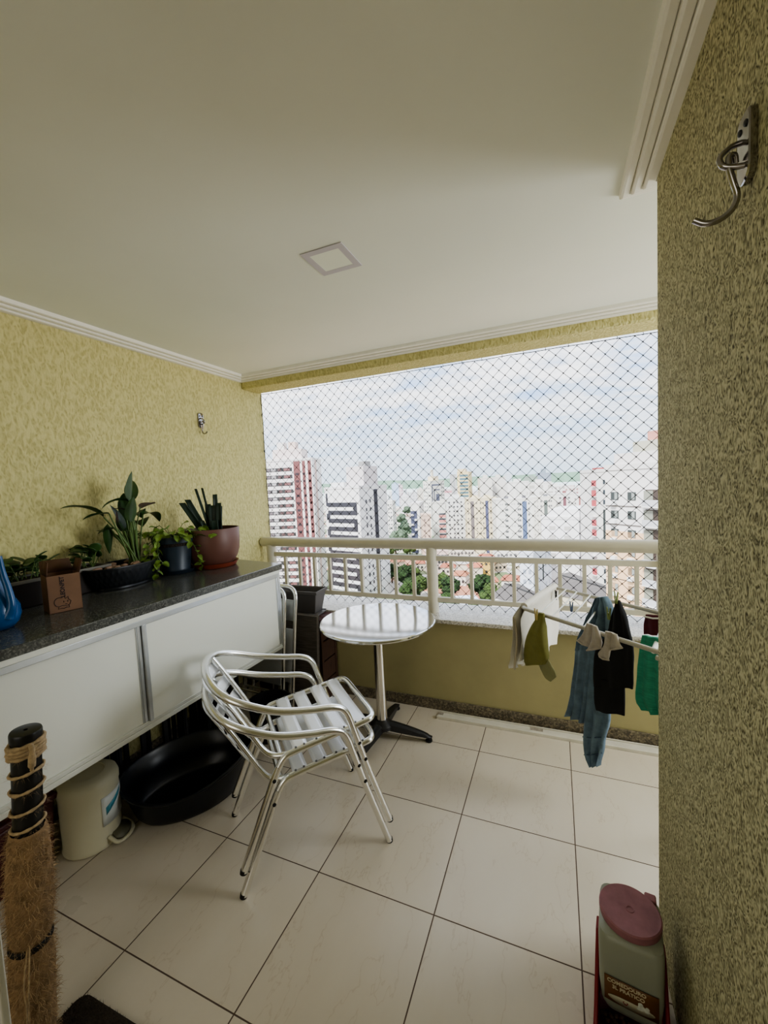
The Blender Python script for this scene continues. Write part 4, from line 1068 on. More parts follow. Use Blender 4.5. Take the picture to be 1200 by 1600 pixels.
m = MB(); m.tube([a+N*.014+Vector((0,0,-.006)), a.lerp(b,.5)+N*.016+Vector((0,0,-.01)), b+N*.014+Vector((0,0,-.006))], .0035, 6); o = m.build('white_edge', WHITEC, t, sharp=70); o.matrix_parent_inverse = inv(t)

def peg(label, p, ang, mt):
    t = thing('clothes_peg', label, 'clothes peg', tuple(p), ang, None)
    for s in (-1, 1):
        b = MB().add([(-.004,s*.001,-.032),(.004,s*.001,-.032),(.004,s*.004,.0),(-.004,s*.004,.0),(-.0035,s*.010,.034),(.0035,s*.010,.034),(-.004,s*.006,-.032),(.004,s*.006,-.032),(.004,s*.009,0),(-.004,s*.009,0),(-.0035,s*.013,.034),(.0035,s*.013,.034)],
            [(0,1,2,3),(3,2,5,4),(6,9,8,7),(9,10,11,8),(0,6,7,1),(4,5,11,10),(0,3,9,6),(3,4,10,9),(1,7,8,2),(2,8,11,5)]).build('jaw', mt, t)
    MB().tube([(0,-.009,.004),(0,.009,.004)], .003, 8).build('spring', ALUF, t)
    t.scale = (.72,.72,.72)
PEGB = mat('black plastic peg', hexc(28,28,30), .5); PEGN = mat('dark blue plastic peg', hexc(40,62,92), .5); PEGG = mat('olive plastic peg', hexc(116,128,74), .5); PEGY = mat('dull yellow peg', hexc(150,132,70), .5)
peg('black clothes peg on the rack wire right of the white vest', FL+E*.06-Vector((0,0,.018))+N*.06, .4, PEGB)
peg('dark blue clothes peg on the second rack wire', (NL+E*.20).lerp(FL+E*.15, .55)-Vector((0,0,.012)), .8, PEGN)
peg('olive clothes peg holding the black garment on the far tube', Vector(CL['black'][0][0]).lerp(Vector(CL['black'][0][1]), .5)+Vector((0,0,.012))+N*.01, .69, PEGG)
peg('olive clothes peg lower down, left of the black garment', Vector(CL['black'][1][0])+Vector((-.004,0,.01))+N*.012, .69, PEGG)
peg('dull yellow clothes peg holding the olive cap', Vector(CL['cap'][0][0]).lerp(Vector(CL['cap'][0][1]), .5)+Vector((0,0,.0))+N*.034, .69, PEGY)
# ------------------------------------------------------------------ the city
GZ = -42.0
def hz(c, D, k=.5):  # distance haze painted in: base colour pales toward blue-grey
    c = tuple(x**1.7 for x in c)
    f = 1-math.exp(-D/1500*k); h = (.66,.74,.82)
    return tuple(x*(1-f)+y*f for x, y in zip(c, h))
CM = {}
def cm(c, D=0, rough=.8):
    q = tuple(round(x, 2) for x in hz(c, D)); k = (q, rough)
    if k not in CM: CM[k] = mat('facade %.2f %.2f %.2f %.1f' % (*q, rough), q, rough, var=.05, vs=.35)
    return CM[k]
WHT, CRM, PNK, BRK, DRK, NVY, GRY = (.80,.79,.77), (.78,.71,.56), (.74,.48,.42), (.34,.15,.14), (.06,.06,.07), (.10,.12,.22), (.42,.43,.44)
QUADS = {}
def quad_mesh(w, h, mt):
    k = (round(w, 2), round(h, 2), mt.name)
    if k not in QUADS:
        me = bpy.data.meshes.new('window')
        a, b = w/2, h/2; e = .10
        me.from_pydata([(-a,-e,-b),(a,-e,-b),(a,-e,b),(-a,-e,b),(-a,0,-b),(a,0,-b),(a,0,b),(-a,0,b)], [], [(0,1,2,3),(0,4,5,1),(1,5,6,2),(2,6,7,3),(3,7,4,0)])
        me.materials.append(mt); QUADS[k] = me
    return QUADS[k]
class Bld:
    def __init__(s, key, label, col=WHT, cat='building', name='apartment_block', group=None, base=None, rough=.8):
        x, y, z, w, d, a = CITY[key]; s.w, s.d, s.z = w, d, z; s.D = math.hypot(x, y)
        s.t = thing(name, label, cat, (x, y, GZ), R(a), group); s.h = z-GZ; s.col = col
        s.zmin = max(.0, s.h*.0)
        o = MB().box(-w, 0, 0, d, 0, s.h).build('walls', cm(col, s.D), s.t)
        s.roof(0, .0)
    def roof(s, over, h):
        MB().box(-s.w*1.0-.15, .15, -.15, s.d+.15, s.h, s.h+.9).build('parapet', cm(tuple(x*.96 for x in s.col), s.D), s.t)
    def block(s, f0, f1, d0, d1, h0, h1, col=None, name='roof_block'):
        return MB().box(-s.w+s.w*f0, -s.w+s.w*f1, s.d*d0, s.d*d1, s.h+h0, s.h+h1).build(name, cm(col or s.col, s.D), s.t)
    def q(s, name, face, f, z, w, h, col, rough=.3):
        me = quad_mesh(w, h, cm(col, s.D, rough)); o = bpy.data.objects.new(name, me); C.objects.link(o); o.parent = s.t
        if face == 'L': o.location = (-s.w+s.w*f, 0, z)
        else: o.location = (0, s.d*f, z); o.rotation_euler = (0, 0, PI/2)
        return o
    def stripe(s, face, f0, f1, col, z0=0, z1=1, name='facade_stripe'):
        L = s.w if face == 'L' else s.d
        return s.q(name, face, (f0+f1)/2, s.h*(z0+z1)/2, L*(f1-f0), s.h*(z1-z0), col, .8)
    def grid(s, face, cols, w, h, n, pitch=3.0, top=2.2, col=DRK, name='window'):
        for k in range(n):
            for f in cols: s.q(name, face, f, s.h-top-k*pitch, w, h, col)
    def bands(s, face, f0, f1, h, n, pitch=3.0, top=2.2, col=DRK, name='window_band'):
        L = s.w if face == 'L' else s.d
        for k in range(n): s.q(name, face, (f0+f1)/2, s.h-top-k*pitch, L*(f1-f0), h, col)

CITY = {
 'redwhite': [-90.3, 142.3, 12.8, 19.8, 12.5, 14.8],
 'serp': [-66.3, 135.1, 0.5, 18.1, 16.6, -15.2],
 'near': [16.8, 68.0, 2.0, 13.1, 4.7, -46.2],
 'nearside': [14.0, 138.6, 2.1, 2.8, 11.0, 20.8],
 'dots': [-114.0, 288.2, -11.9, 6.0, 10.6, 7.8],
 'navy': [-76.8, 238.6, -11.6, 5.5, 24.8, 10.8],
 'beige': [-63.4, 216.6, -16.9, 4.6, 11.0, 22.8],
 'frames': [-93.0, 319.7, 1.7, 8.7, 15.5, -32.2],
 'pinkband': [-59.5, 235.0, -11.1, 7.5, 11.0, 12.8],
 'whitegrid': [-55.9, 274.6, -10.6, 12.8, 11.0, 17.8],
 'pinkwhite': [-97.9, 414.9, -7.1, 9.2, 11.0, 22.8],
 'greytower': [-115.7, 517.3, 9.2, 6.5, 11.0, 22.8],
 'teal': [-83.8, 432.9, 10.0, 12.1, 24.3, 2.8],
 'creamstripes': [-31.9, 246.7, -9.9, 17.4, 11.0, 17.8],
 'bluestripe': [-11.6, 235.7, -10.3, 19.5, 11.0, 18.8],
 'greenstripe': [0.3, 279.7, -11.7, 15.0, 11.0, 18.8],
 'redstripe': [10.9, 288.6, -10.4, 12.4, 11.0, 18.8],
 'brick': [18.5, 311.2, -12.5, 7.9, 11.0, 14.8],
 'apta': [-61.0, 442.0, 2.8, 12.8, 11.0, 22.8],
 'aptb': [-49.1, 457.8, 2.8, 14.8, 11.0, 17.8],
 'gable': [-24.0, 424.5, -2.7, 20.2, 11.0, 17.8],
 'greenblock': [-24.6, 663.8, 2.0, 16.5, 11.0, 22.8],
 'glass': [-6.6, 780.5, 7.7, 23.6, 11.0, 22.8],
 'whitea': [-3.1, 411.4, -4.1, 19.6, 11.0, 22.8],
 'whiteb': [8.8, 470.4, -9.5, 17.6, 11.0, 17.8],
 'rowa': [20.8, 529.5, -13.6, 13.1, 11.0, 17.8],
 'rowb': [33.6, 540.4, -13.6, 13.9, 11.0, 17.8],
 'rowc': [48.1, 551.8, -15.3, 15.5, 11.0, 17.8],
 'complex': [7.0, 148.7, -13.1, 12.0, 38.9, -12.2],
 'slab': [-6.4, 126.1, -21.3, 4.0, 18.0, -15.2],
 'farblue': [-281.9, 751.2, 1.3, 13.8, 11.0, 22.8],
 'farred': [-292.3, 801.0, -1.7, 12.0, 11.0, 22.8],
 'farpale': [-196.2, 568.4, -18.1, 14.1, 11.0, 22.8],
 'fargrey': [-161.7, 496.4, -11.1, 8.9, 11.0, 22.8],
 'farcream': [-165.2, 538.7, -8.1, 9.6, 11.0, 22.8],
 'farwide': [-93.5, 568.4, -14.4, 21.9, 11.0, 22.8],
 'fartop': [-87.4, 942.4, 10.6, 14.1, 11.0, 22.8],
 'midlow': [-48.4, 192.5, -32.4, 11.1, 11.0, 14.8],
 'midlow2': [-39.7, 215.5, -34.8, 13.4, 11.0, 17.8],
 'midlow3': [-12.0, 216.5, -31.9, 17.0, 11.0, 17.8],
}

# tall red and white tower
b = Bld('redwhite', 'tall white tower with brick-red vertical stripes, far left by the wall edge', (.82,.81,.80), name='residential_tower')
MIX = (.07,.05,.05)
for k in range(26):
    z = b.h-3.4-k*2.95
    bd = b.q('window_band', 'L', .285, z, b.w*.57, 1.4, MIX)
    for f, w, c in ((.06, 1.6, (.30,.27,.27)), (.17, 1.9, (.55,.54,.54)), (.30, 1.4, (.22,.12,.12)), (.46, 2.6, (.36,.20,.19))):
        p = bpy.data.objects.new('pane', quad_mesh(w, .95, cm(c, b.D, .3))); C.objects.link(p); p.parent = bd; p.location = (-b.w*.285+b.w*f, -.06, 0)
for f0, f1 in ((.605, .74), (.79, .85), (.905, .975)): b.stripe('L', f0, f1, BRK, 0, .995)
for k in range(24):
    for f, w in ((.672, 1.5), (.82, .8), (.94, .8)): b.q('window', 'L', f, b.h-5.5-k*2.95, w, 1.0, (.10,.08,.09))
b.stripe('R', .25, .45, (.72,.62,.58)); b.block(.12, .75, .2, .8, .9, 5.0, (.78,.72,.70)); b.block(.2, .35, .3, .6, 5, 8); b.block(.45, .6, .3, .6, 5, 8, (.80,.70,.66))
# serpentine tower
b = Bld('serp', 'white tower with a black serpentine window ribbon', (.80,.80,.80), name='residential_tower')
SR = (.055,.055,.06); z = b.h-6.0; sd = 0
b.q('window_ribbon', 'L', .02+.04, b.h-4.0, .9, 5.0, SR)
for k in range(19):
    b.q('window_ribbon', 'L', .50 if k < 40 else .5, z, b.w*.84, 1.7, SR)
    f = .87 if k % 2 == 0 else .085
    b.q('window_ribbon', 'L', f, z-1.55, b.w*.10, 2.5, SR)
    z -= 3.1
b.stripe('R', .50, .63, (.05,.05,.055), 0, .985)
for k in range(22):
    for f in (.22, .36): b.q('window', 'R', f, b.h-5-k*3.1, .7, 1.2, DRK)
b.block(.5, .98, .2, .7, .9, 8.2, (.72,.70,.70)); b.block(.78, .95, .3, .5, 8.2, 10, (.45,.45,.45)); b.block(.1, .5, .1, .5, .9, 2.6)
# the near building on the right
b = Bld('near', 'near white and peach apartment building with balconies at the right edge', (.80,.79,.78), name='apartment_building')
b.stripe('L', 0.0, .52, (.82,.66,.50), 0, 1-(9.9/b.h), 'peach_panel')
LG = (.40,.42,.42)
b.block(.12, 1.2, .02, .95, .0, 2.6, (.78,.77,.76), 'attic'); b.block(.35, 1.2, .1, .9, 2.6, 4.2, (.62,.62,.55), 'roof_block'); b.block(.48, .60, .3, .6, 4.2, 5.6, (.70,.45,.40), 'water_tank')
for k in range(13):
    z = b.h-4.2-k*3.0
    b.q('ledge', 'L', .28, z-1.62, b.w*.56, .14, (.30,.26,.25))
    for f in (.13, .36):
        w_ = b.q('window', 'L', f, z, 1.35, 1.25, (.14,.15,.15))
        p = bpy.data.objects.new('pane', quad_mesh(.5, 1.05, cm((.45,.48,.47), b.D, .3))); C.objects.link(p); p.parent = w_; p.location = (.3, -.05, 0)
        if k > 1 or f < .2:
            a = MB().box(-.45, .45, -.65, 0, -.3, .3).build('air_conditioner', cm((.80,.80,.80), b.D), b.t); a.location = (-b.w+b.w*f, 0, z-1.15)
    lg = b.q('loggia', 'L', .70, z-.25, b.w*.33, 2.5, (.20,.16,.14))
    for f, w, c in ((-.16, .7, (.46,.47,.42)), (.10, .9, (.50,.52,.50))):
        p = bpy.data.objects.new('pane', quad_mesh(b.w*.11, 2.2, cm(c, b.D, .3))); C.objects.link(p); p.parent = lg; p.location = (b.w*f*.8, -.06, 0)
    r_ = MB().box(-b.w*.165, b.w*.165, -.9, -.82, -.05, .95).build('balcony_rail', cm((.66,.67,.68), b.D), b.t); r_.location = (-b.w+b.w*.70, 0, z-1.45)
    MB_ = MB().box(-b.w*.17, b.w*.17, -.95, 0, -.16, .0).build('balcony_slab', cm(WHT, b.D), b.t); MB_.location = (-b.w+b.w*.70, 0, z-1.5)
b = Bld('nearside', 'narrow white tower with red edged balconies just left of the near building', WHT, name='residential_tower')
for k in range(16):
    z = b.h-3-k*3.0
    if k < 3 or k > 6: b.q('window', 'L', .75, z, .55, 1.3, (.08,.09,.10))
    s_ = MB().box(-b.w-.9, -b.w, 0, 2.5, -.12, .1).build('balcony_slab', cm(WHT, b.D), b.t); s_.location = (0, 0, z-1.3)
    if k in (0, 1, 2, 4, 5, 8, 9): s_ = MB().box(-b.w-.55, -b.w, .4, 2.2, .1, 1.9).build('red_screen', cm((.62,.20,.22), b.D), b.t); s_.location = (0, 0, z-1.3)
b.q('window', 'L', .75, b.h-16.5, .6, 10.5, (.10,.11,.11)); b.block(-.1, 1, 0, .2, .9, 1.3, (.60,.18,.18), 'red_coping')
# middle distance
b = Bld('dots', 'slim pale tower with rows of tiny windows beside the serpentine tower', WHT); b.grid('L', (.2,.5,.8), .8, 1.0, 16); b.grid('R', (.3,.7), .9, 1.0, 14)
b = Bld('navy', 'white tower with navy blue glazed round balconies', WHT)
b.stripe('L', 0, .72, (.10,.12,.20), 0, 1-(4/b.h)); 
for k in range(11):
    o = MB().lathe([(.9, 0), (.9, 1.1)], 12).build('round_balcony', cm(WHT, b.D), b.t); o.location = (-b.w*(.42 if k % 2 else .8), -.2, b.h-7-k*3)
b.grid('R', (.3, .7), 1.8, 1.1, 12)
b = Bld('beige', 'small pinkish beige block between the navy tower and the pink banded one', (.74,.62,.54)); b.grid('L', (.25,.75), .8, 1.2, 8, col=(.40,.32,.28))
b = Bld('frames', 'white tower with dark nested square frames near its top', (.80,.79,.75))
for f0, f1, z0, z1 in ((.10,.72,2,3.2), (.10,.16,2,17), (.24,.66,6,7), (.24,.30,6,16), (.38,.62,10,17)):
    b.stripe('R', f0, f1, (.16,.16,.24), 1-z1/b.h, 1-z0/b.h, 'dark_frame')
b.grid('R', (.80,.92), 1.0, 1.2, 12); b.grid('L', (.2,.5,.8), 1.3, 1.1, 14, col=(.34,.34,.34)); b.block(.1, .8, .3, .7, .9, 4.5, CRM); b.block(.3, .5, .4, .5, 4.5, 10, (.7,.68,.6), 'mast')
b = Bld('pinkband', 'pink and white banded block with dark window strips behind the railing post', (.74,.74,.70))
for k in range(15):
    z = b.h-6.5-k*3.0; b.q('pink_band', 'L', .72, z-1.2, b.w*.52, 1.5, (.74,.42,.38), .8); b.q('window_band', 'L', .72, z+.1, b.w*.52, 1.0, (.08,.07,.08))
b.grid('R', (.15,), 4.0, 1.2, 13); b.block(.6, .95, .0, .1, -.5, 2.5, (.70,.68,.64))
b = Bld('whitegrid', 'broad white slab with four columns of small dark windows', (.78,.79,.77)); b.grid('L', (.16,.40,.58,.78), 1.0, 1.1, 14); b.block(.3, .7, .1, .3, .9, 3)
b = Bld('pinkwhite', 'low pink and white striped block far behind the nested-frame tower', (.78,.74,.74)); b.bands('L', 0, 1, 2.2, 4, 8.5, 2.0, (.68,.40,.42), 'pink_band')
b = Bld('greytower', 'slim grey tower left of the cream tower with teal glazing', (.58,.58,.56)); b.stripe('L', .42, .58, (.40,.41,.42))
b = Bld('teal', 'cream tower with teal glass bands, tallest in the middle distance', (.76,.66,.42)); b.bands('L', .22, .95, 2.2, 9, 3.6, 3.2, (.07,.22,.26)); b.block(.0, .7, .1, .6, .9, 4, (.72,.64,.48))
b = Bld('creamstripes', 'cream slab with one brown and one navy vertical stripe', (.80,.74,.58)); b.stripe('L', .13, .24, (.30,.25,.25), 0, .97); b.stripe('L', .62, .72, (.16,.17,.30), 0, .97)
b.grid('L', (.05,.33,.46,.55,.80,.92), .7, 1.0, 14, col=(.30,.28,.24)); b.block(.2,.4,.1,.3,.9,2.4); b.block(.6,.8,.1,.3,.9,2.4)
b = Bld('bluestripe', 'white slab with one blue glazed vertical stripe and small roof gables', (.80,.79,.76)); b.stripe('L', .72, .84, (.17,.25,.38), 0, .97); b.grid('L', (.27,.31,.61,.66,.90), .8, 1.1, 14, col=(.24,.24,.24)); b.grid('L', (.12,.18,.44,.50), .5, .7, 10, 4.0, col=(.55,.55,.52))
for f in (.3, .78): b.block(f-.05, f+.05, .05, .12, .9, 2.2, (.34,.34,.36), 'roof_gable')
b = Bld('greenstripe', 'white slab with one dark green vertical stripe', (.80,.79,.75)); b.stripe('L', .50, .64, (.22,.27,.24), 0, .95); b.grid('L', (.38,.72,.80), .8, 1.1, 12, col=(.26,.26,.26)); b.grid('L', (.12,.24), .6, .9, 12, col=(.5,.5,.48)); b.block(.5,.66,.05,.12,.9,2.2,(.34,.34,.36),'roof_gable')
b = Bld('redstripe', 'white slab with one dark red vertical stripe', (.80,.79,.77)); b.stripe('L', .45, .60, (.30,.09,.11), 0, .95); b.grid('L', (.30,.74), 1.3, 1.1, 12, col=(.2,.2,.2)); b.block(.45,.62,.05,.12,.9,2.4,(.42,.2,.2),'roof_gable')
b = Bld('brick', 'white slab with one brick-coloured stripe at its right side', (.80,.79,.78)); b.stripe('L', .50, .78, (.46,.20,.15), 0, .97); b.grid('L', (.2,), 1.0, 1.1, 10, col=(.35,.33,.3))
b = Bld('complex', 'low bright white complex with yellow panels, in front of the striped slabs', (.82,.82,.82)); b.grid('R', (.06,.20,.30,.44,.62,.78,.90), 2.2, 1.3, 5, 3.1, 3.0, (.60,.62,.66)); b.grid('L', (.3,.7), 2.0, 1.3, 5, 3.1, 3.0, (.62,.60,.58))
b.stripe('R', .52, .58, (.78,.62,.30), .3, .86, 'yellow_panel'); b.grid('R', (.24,.55), 1.9, 1.5, 4, 3.4, 2.4, (.13,.13,.11)); b.block(.2, 1, .02, .5, .9, 3.2); b.block(.5, 1, .4, .98, .9, 2.2)
b = Bld('slab', 'white and pale blue block seen through the railing beside the grey roof', (.74,.77,.82), base=0); b.grid('R', (.12,.3,.7,.88), 1.6, 1.2, 6, 3.0, 2.0, (.55,.60,.68)); b.stripe('R', .48, .54, (.12,.12,.12), .55, .85); b.grid('L', (.35,.75), .8, 1.2, 6, 3.0, 2.0, (.5,.54,.6))
b = Bld('midlow', 'low pink-white apartment block right beyond the railing post', (.76,.66,.62)); b.grid('L', (.1,.25,.4,.6,.75,.9), 1.2, 1.2, 3, 3.0, 2.0); b.bands('L', .12, .45, 1.2, 1, 3, 2.4, (.10,.08,.09))
b = Bld('midlow2', 'low cream apartment block with mixed windows behind the orange roofs', (.78,.74,.66)); b.grid('L', (.1,.22,.36,.5,.64,.78,.9), 1.1, 1.2, 4, 3.0, 2.0, (.24,.22,.2))
b = Bld('midlow3', 'long low white block at the foot of the blue-striped slab', (.80,.79,.76)); b.grid('L', (.06,.16,.3,.42,.55,.7,.82,.94), 1.2, 1.1, 4, 3.0, 2.2, (.3,.3,.3))
# far rows: patterned facades
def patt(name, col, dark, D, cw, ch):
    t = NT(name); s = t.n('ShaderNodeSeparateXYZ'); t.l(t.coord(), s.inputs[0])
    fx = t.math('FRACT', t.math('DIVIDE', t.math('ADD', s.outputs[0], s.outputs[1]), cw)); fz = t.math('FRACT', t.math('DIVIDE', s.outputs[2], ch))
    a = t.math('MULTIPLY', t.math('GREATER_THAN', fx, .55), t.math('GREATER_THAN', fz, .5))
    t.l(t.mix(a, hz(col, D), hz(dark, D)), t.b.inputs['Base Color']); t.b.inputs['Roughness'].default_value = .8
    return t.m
def far(key, label, col, dark, cw=4.0, ch=3.4, group=None, top=None):
    x, y, z, w, d, a = CITY[key]; D = math.hypot(x, y)
    t = thing('distant_block', label, 'building', (x, y, GZ), R(a), group)
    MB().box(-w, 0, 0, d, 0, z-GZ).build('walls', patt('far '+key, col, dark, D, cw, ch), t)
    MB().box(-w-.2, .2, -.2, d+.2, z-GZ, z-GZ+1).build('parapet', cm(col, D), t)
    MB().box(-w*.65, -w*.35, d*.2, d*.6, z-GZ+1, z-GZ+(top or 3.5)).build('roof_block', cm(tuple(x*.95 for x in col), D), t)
    return t
far('apta', 'hazy pale tower block with vertical window lines right of the cream teal tower', (.76,.74,.70), (.46,.44,.42), 3, 99)
far('aptb', 'hazy pale twin block with vertical lines, left of the green-roofed tower', (.74,.72,.69), (.44,.42,.40), 3.4, 99)
far('gable', 'hazy plain white block in front of the far green block', (.80,.79,.77), (.74,.73,.71), 5, 5)
far('greenblock', 'hazy dull green block below the horizon', (.36,.42,.34), (.32,.38,.30), 5, 5)
far('glass', 'hazy bluish grey glass tower standing above the hill line', (.34,.38,.44), (.28,.32,.40), 3, 3, None, 8)
far('whitea', 'hazy white block directly under the grey glass tower', (.82,.81,.79), (.60,.58,.55), 8, 6)
far('whiteb', 'hazy white block with sparse windows left of the red and white rows', (.80,.79,.77), (.52,.48,.46), 4, 4)
far('rowa', 'hazy red and white apartment row, first of three below the hill', (.78,.74,.72), (.50,.30,.28), 4.2, 4)
far('rowb', 'hazy red and white apartment row, middle of three below the hill', (.78,.75,.73), (.48,.27,.25), 4.6, 4)
far('rowc', 'hazy red and white apartment row, last of three, next to the red edged tower', (.78,.76,.74), (.52,.34,.32), 4.4, 4)
far('farblue', 'hazy pale blue tower on the horizon left of the red one', (.50,.60,.74), (.36,.46,.64), 5, 99)
far('farred', 'hazy red and white tower on the horizon', (.74,.66,.66), (.52,.26,.28), 6, 6)
far('farpale', 'hazy plain white block in front of the far trees', (.78,.77,.77), (.66,.66,.68), 4, 4)
far('fargrey', 'hazy grey-white block left of the nested-frame tower', (.70,.70,.72), (.52,.52,.56), 4, 4)
far('farcream', 'hazy cream block touching the nested-frame tower', (.76,.73,.66), (.58,.54,.48), 4, 4)
far('farwide', 'hazy white block between the cream teal tower and the pale twin', (.78,.77,.76), (.60,.58,.56), 4, 4)
far('fartop', 'hazy pale tower on the skyline above the white gabled block', (.66,.69,.72), (.50,.54,.58), 4, 4)
rf = random.Random(21); FARP = []
for k in range(46):
    az = R(-24+39*(k+.5)/46+rf.uniform(-.4,.4)); D = rf.uniform(620, 1500); x, y = D*math.sin(az), D*math.cos(az)
    if any(math.hypot(x-q[0], y-q[1]) < 42 for q in list(CITY.values())+FARP): continue
    FARP.append((x, y))
    w, d, h = rf.uniform(10, 24), 14, 42-D*.021+rf.uniform(-8, 9)
    t = thing('distant_block', 'tiny hazy white block among the many near the horizon', 'building', (x, y, GZ), -az*0+R(rf.uniform(-10, 30)), 'tiny hazy blocks near the horizon')
    c = rf.choice(((.78,.77,.76), (.76,.72,.66), (.72,.70,.70), (.70,.60,.56), (.80,.79,.79)))
    MB().box(-w/2, w/2, 0, d, 0, max(8, h)).build('walls', patt('far row', c, tuple(v*.62 for v in c), D, 5, 4) if k < 8 else MATS.setdefault('fr%d' % (k % 8), patt('far row', c, tuple(v*.6 for v in c), D, 5, 4)), t)
# houses
HOUSES = [[-49.5, 164.5], [-47.1, 186.4], [-46.9, 173.8], [-39.3, 187.7], [-33.5, 180.2], [-29.9, 189.3], [-26.0, 199.1], [-19.6, 172.6], [-14.2, 174.8], [-24.4, 161.4], [-16.1, 162.1], [-37.4, 169.2], [-40.6, 207.0], [-14.6, 190.4], [-51.8, 205.4], [-61.9, 193.6], [-25.9, 216.3], [-35.2, 207.8], [-32.5, 133.9], [-27.5, 132.8], [-34.4, 126.0], [-73.6, 188.5], [-64.7, 177.6]]
rh = random.Random(4)
ROOFC = ((.52,.25,.15), (.55,.30,.18), (.48,.22,.15), (.60,.58,.56), (.56,.28,.17))
WH = {1: 'orange tiled house high in the first baluster gap right of the railing post', 2: 'rust roofed house lower in the first baluster gap right of the post', 3: 'house high in the second baluster gap right of the post',
      4: 'house left of the yellow-walled house, third baluster gap', 5: 'yellow-walled tall house in the third baluster gap right of the post', 6: 'house high in the fourth baluster gap right of the post', 7: 'house in the middle of the fourth baluster gap', 8: 'house in the middle of the fifth baluster gap',
      9: 'house just below the yellow-walled house', 10: 'house low beside the fifth baluster right of the post', 11: 'house in the middle of the second baluster gap', 13: 'house high in the fifth baluster gap right of the post', 15: 'house in the first baluster gap left of the post, behind trees',
      20: 'house lowest in the first baluster gap right of the post', 21: 'house far left behind the green trees', 22: 'second house from the left behind the green trees'}
for k, (x, y) in enumerate(HOUSES):
    if k in (2, 7, 20) or k not in WH or math.hypot(x+29.5, y-131) < 9: continue
    ci = k % 5 if k != 19 else 3
    ci = 0 if k == 1 else 1 if k == 2 else ci
    yl = k == 5; wc = (.80,.62,.26) if yl else rh.choice(((.78,.74,.66), (.80,.78,.74), (.74,.66,.56)))
    t = thing('house', WH[k], 'house', (x, y, GZ), R(20+rh.uniform(-25, 25)), 'houses in the valley')
    w, d, h = rh.uniform(5, 7.2), rh.uniform(4.5, 6), (8 if yl else rh.uniform(3.5, 6))
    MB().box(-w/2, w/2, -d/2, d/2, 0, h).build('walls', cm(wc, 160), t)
    a, b_, rz = w/2+.5, d/2+.5, 1.6
    MB().add([(-a,-b_,h),(a,-b_,h),(a,b_,h),(-a,b_,h),(-a*.6,0,h+rz),(a*.6,0,h+rz)], [(0,1,5,4),(1,2,5),(2,3,4,5),(3,0,4),(0,3,2,1)]).build('roof', mat('roof tiles %d' % ci, hz(ROOFC[ci], 160), .85, var=.18, vs=.8), t, flat=True)
    for f in (-.3, .0, .3):
        for zz in ((1.8, 5.2) if h > 6 else (1.8,)):
            o = bpy.data.objects.new('window', quad_mesh(1.0, 1.1, cm((.16,.14,.13), 100, .3))); C.objects.link(o); o.parent = t; o.location = (w*f, -d/2, zz)
# big grey roofs of the halls right behind the railing
def hall(label, poly, zr, rise, wallc, roofc):
    cx = sum(p[0] for p in poly)/4; cy = sum(p[1] for p in poly)/4
    t = thing('hall', label, 'building', (cx, cy, GZ)); P = [(x-cx, y-cy) for x, y in poly]
    MB().prism(P, 0, zr-GZ).build('walls', cm(wallc, 90), t)
    m = MB(); a, b_, c, d = [(x*1.04, y*1.04, zr-GZ+.05) for x, y in P]
    r0 = ((a[0]+d[0])/2, (a[1]+d[1])/2, zr-GZ+rise); r1 = ((b_[0]+c[0])/2, (b_[1]+c[1])/2, zr-GZ+rise)
    m.add([a, b_, c, d, r0, r1], [(0,1,5,4), (4,5,2,3), (0,4,3), (1,2,5), (3,2,1,0)])
    m.build('roof', mat('fibre cement roof', hexc(98,94,92), .9, var=.2, vs=.9, stretch=(1,6,1)), t, flat=True)
    m = MB().tube([r0, r1], .22, 6); m.build('ridge', cm((.16,.16,.16), 0), t)
    for k in range(5):
        u = (k+.5)/5; x = P[0][0]+(P[1][0]-P[0][0])*u; y = P[0][1]+(P[1][1]-P[0][1])*u
    return t
hall('big dark grey roofed hall close to the near building', [(-2.0, 92.0), (9.5, 84.0), (14.0, 92.5), (3.0, 112.0)], -23.0, 1.6, (.72,.68,.58), None)
hall('smaller grey roofed hall left of the big one, above the white top', [(-13.0, 88.0), (-3.7, 80.0), (-2.6, 90.0), (-8.5, 100.0)], -23.5, 1.4, (.76,.76,.76), None)

t = thing('cream_annex', 'long cream building with a row of windows below the near building', 'building', (2.5, 73.0, GZ), R(38))
MB().box(-13, 6, 0, 5, 0, 15.8).build('walls', cm((.80,.77,.64), 80), t)
MB().box(-13.4, 6.4, -.6, 5.4, 15.8, 16.2).build('eaves', cm((.84,.82,.72), 80), t)
for k in range(7):
    o = bpy.data.objects.new('window', quad_mesh(1.5, 1.6, cm((.26,.28,.28), 60, .3))); C.objects.link(o); o.parent = t; o.location = (-11.5+k*2.6, 0, 13.4)
t = thing('white_shed', 'pale blue-white flat roofed shed among the trees under the railing', 'building', (-29.5, 131.0, GZ), R(25))
MB().box(-6, 6, -5, 5, 0, 4).build('walls', cm((.74,.76,.80), 100), t); MB().box(-6.3, 6.3, -5.3, 5.3, 4, 4.4).build('roof', cm((.74,.78,.86), 100), t)

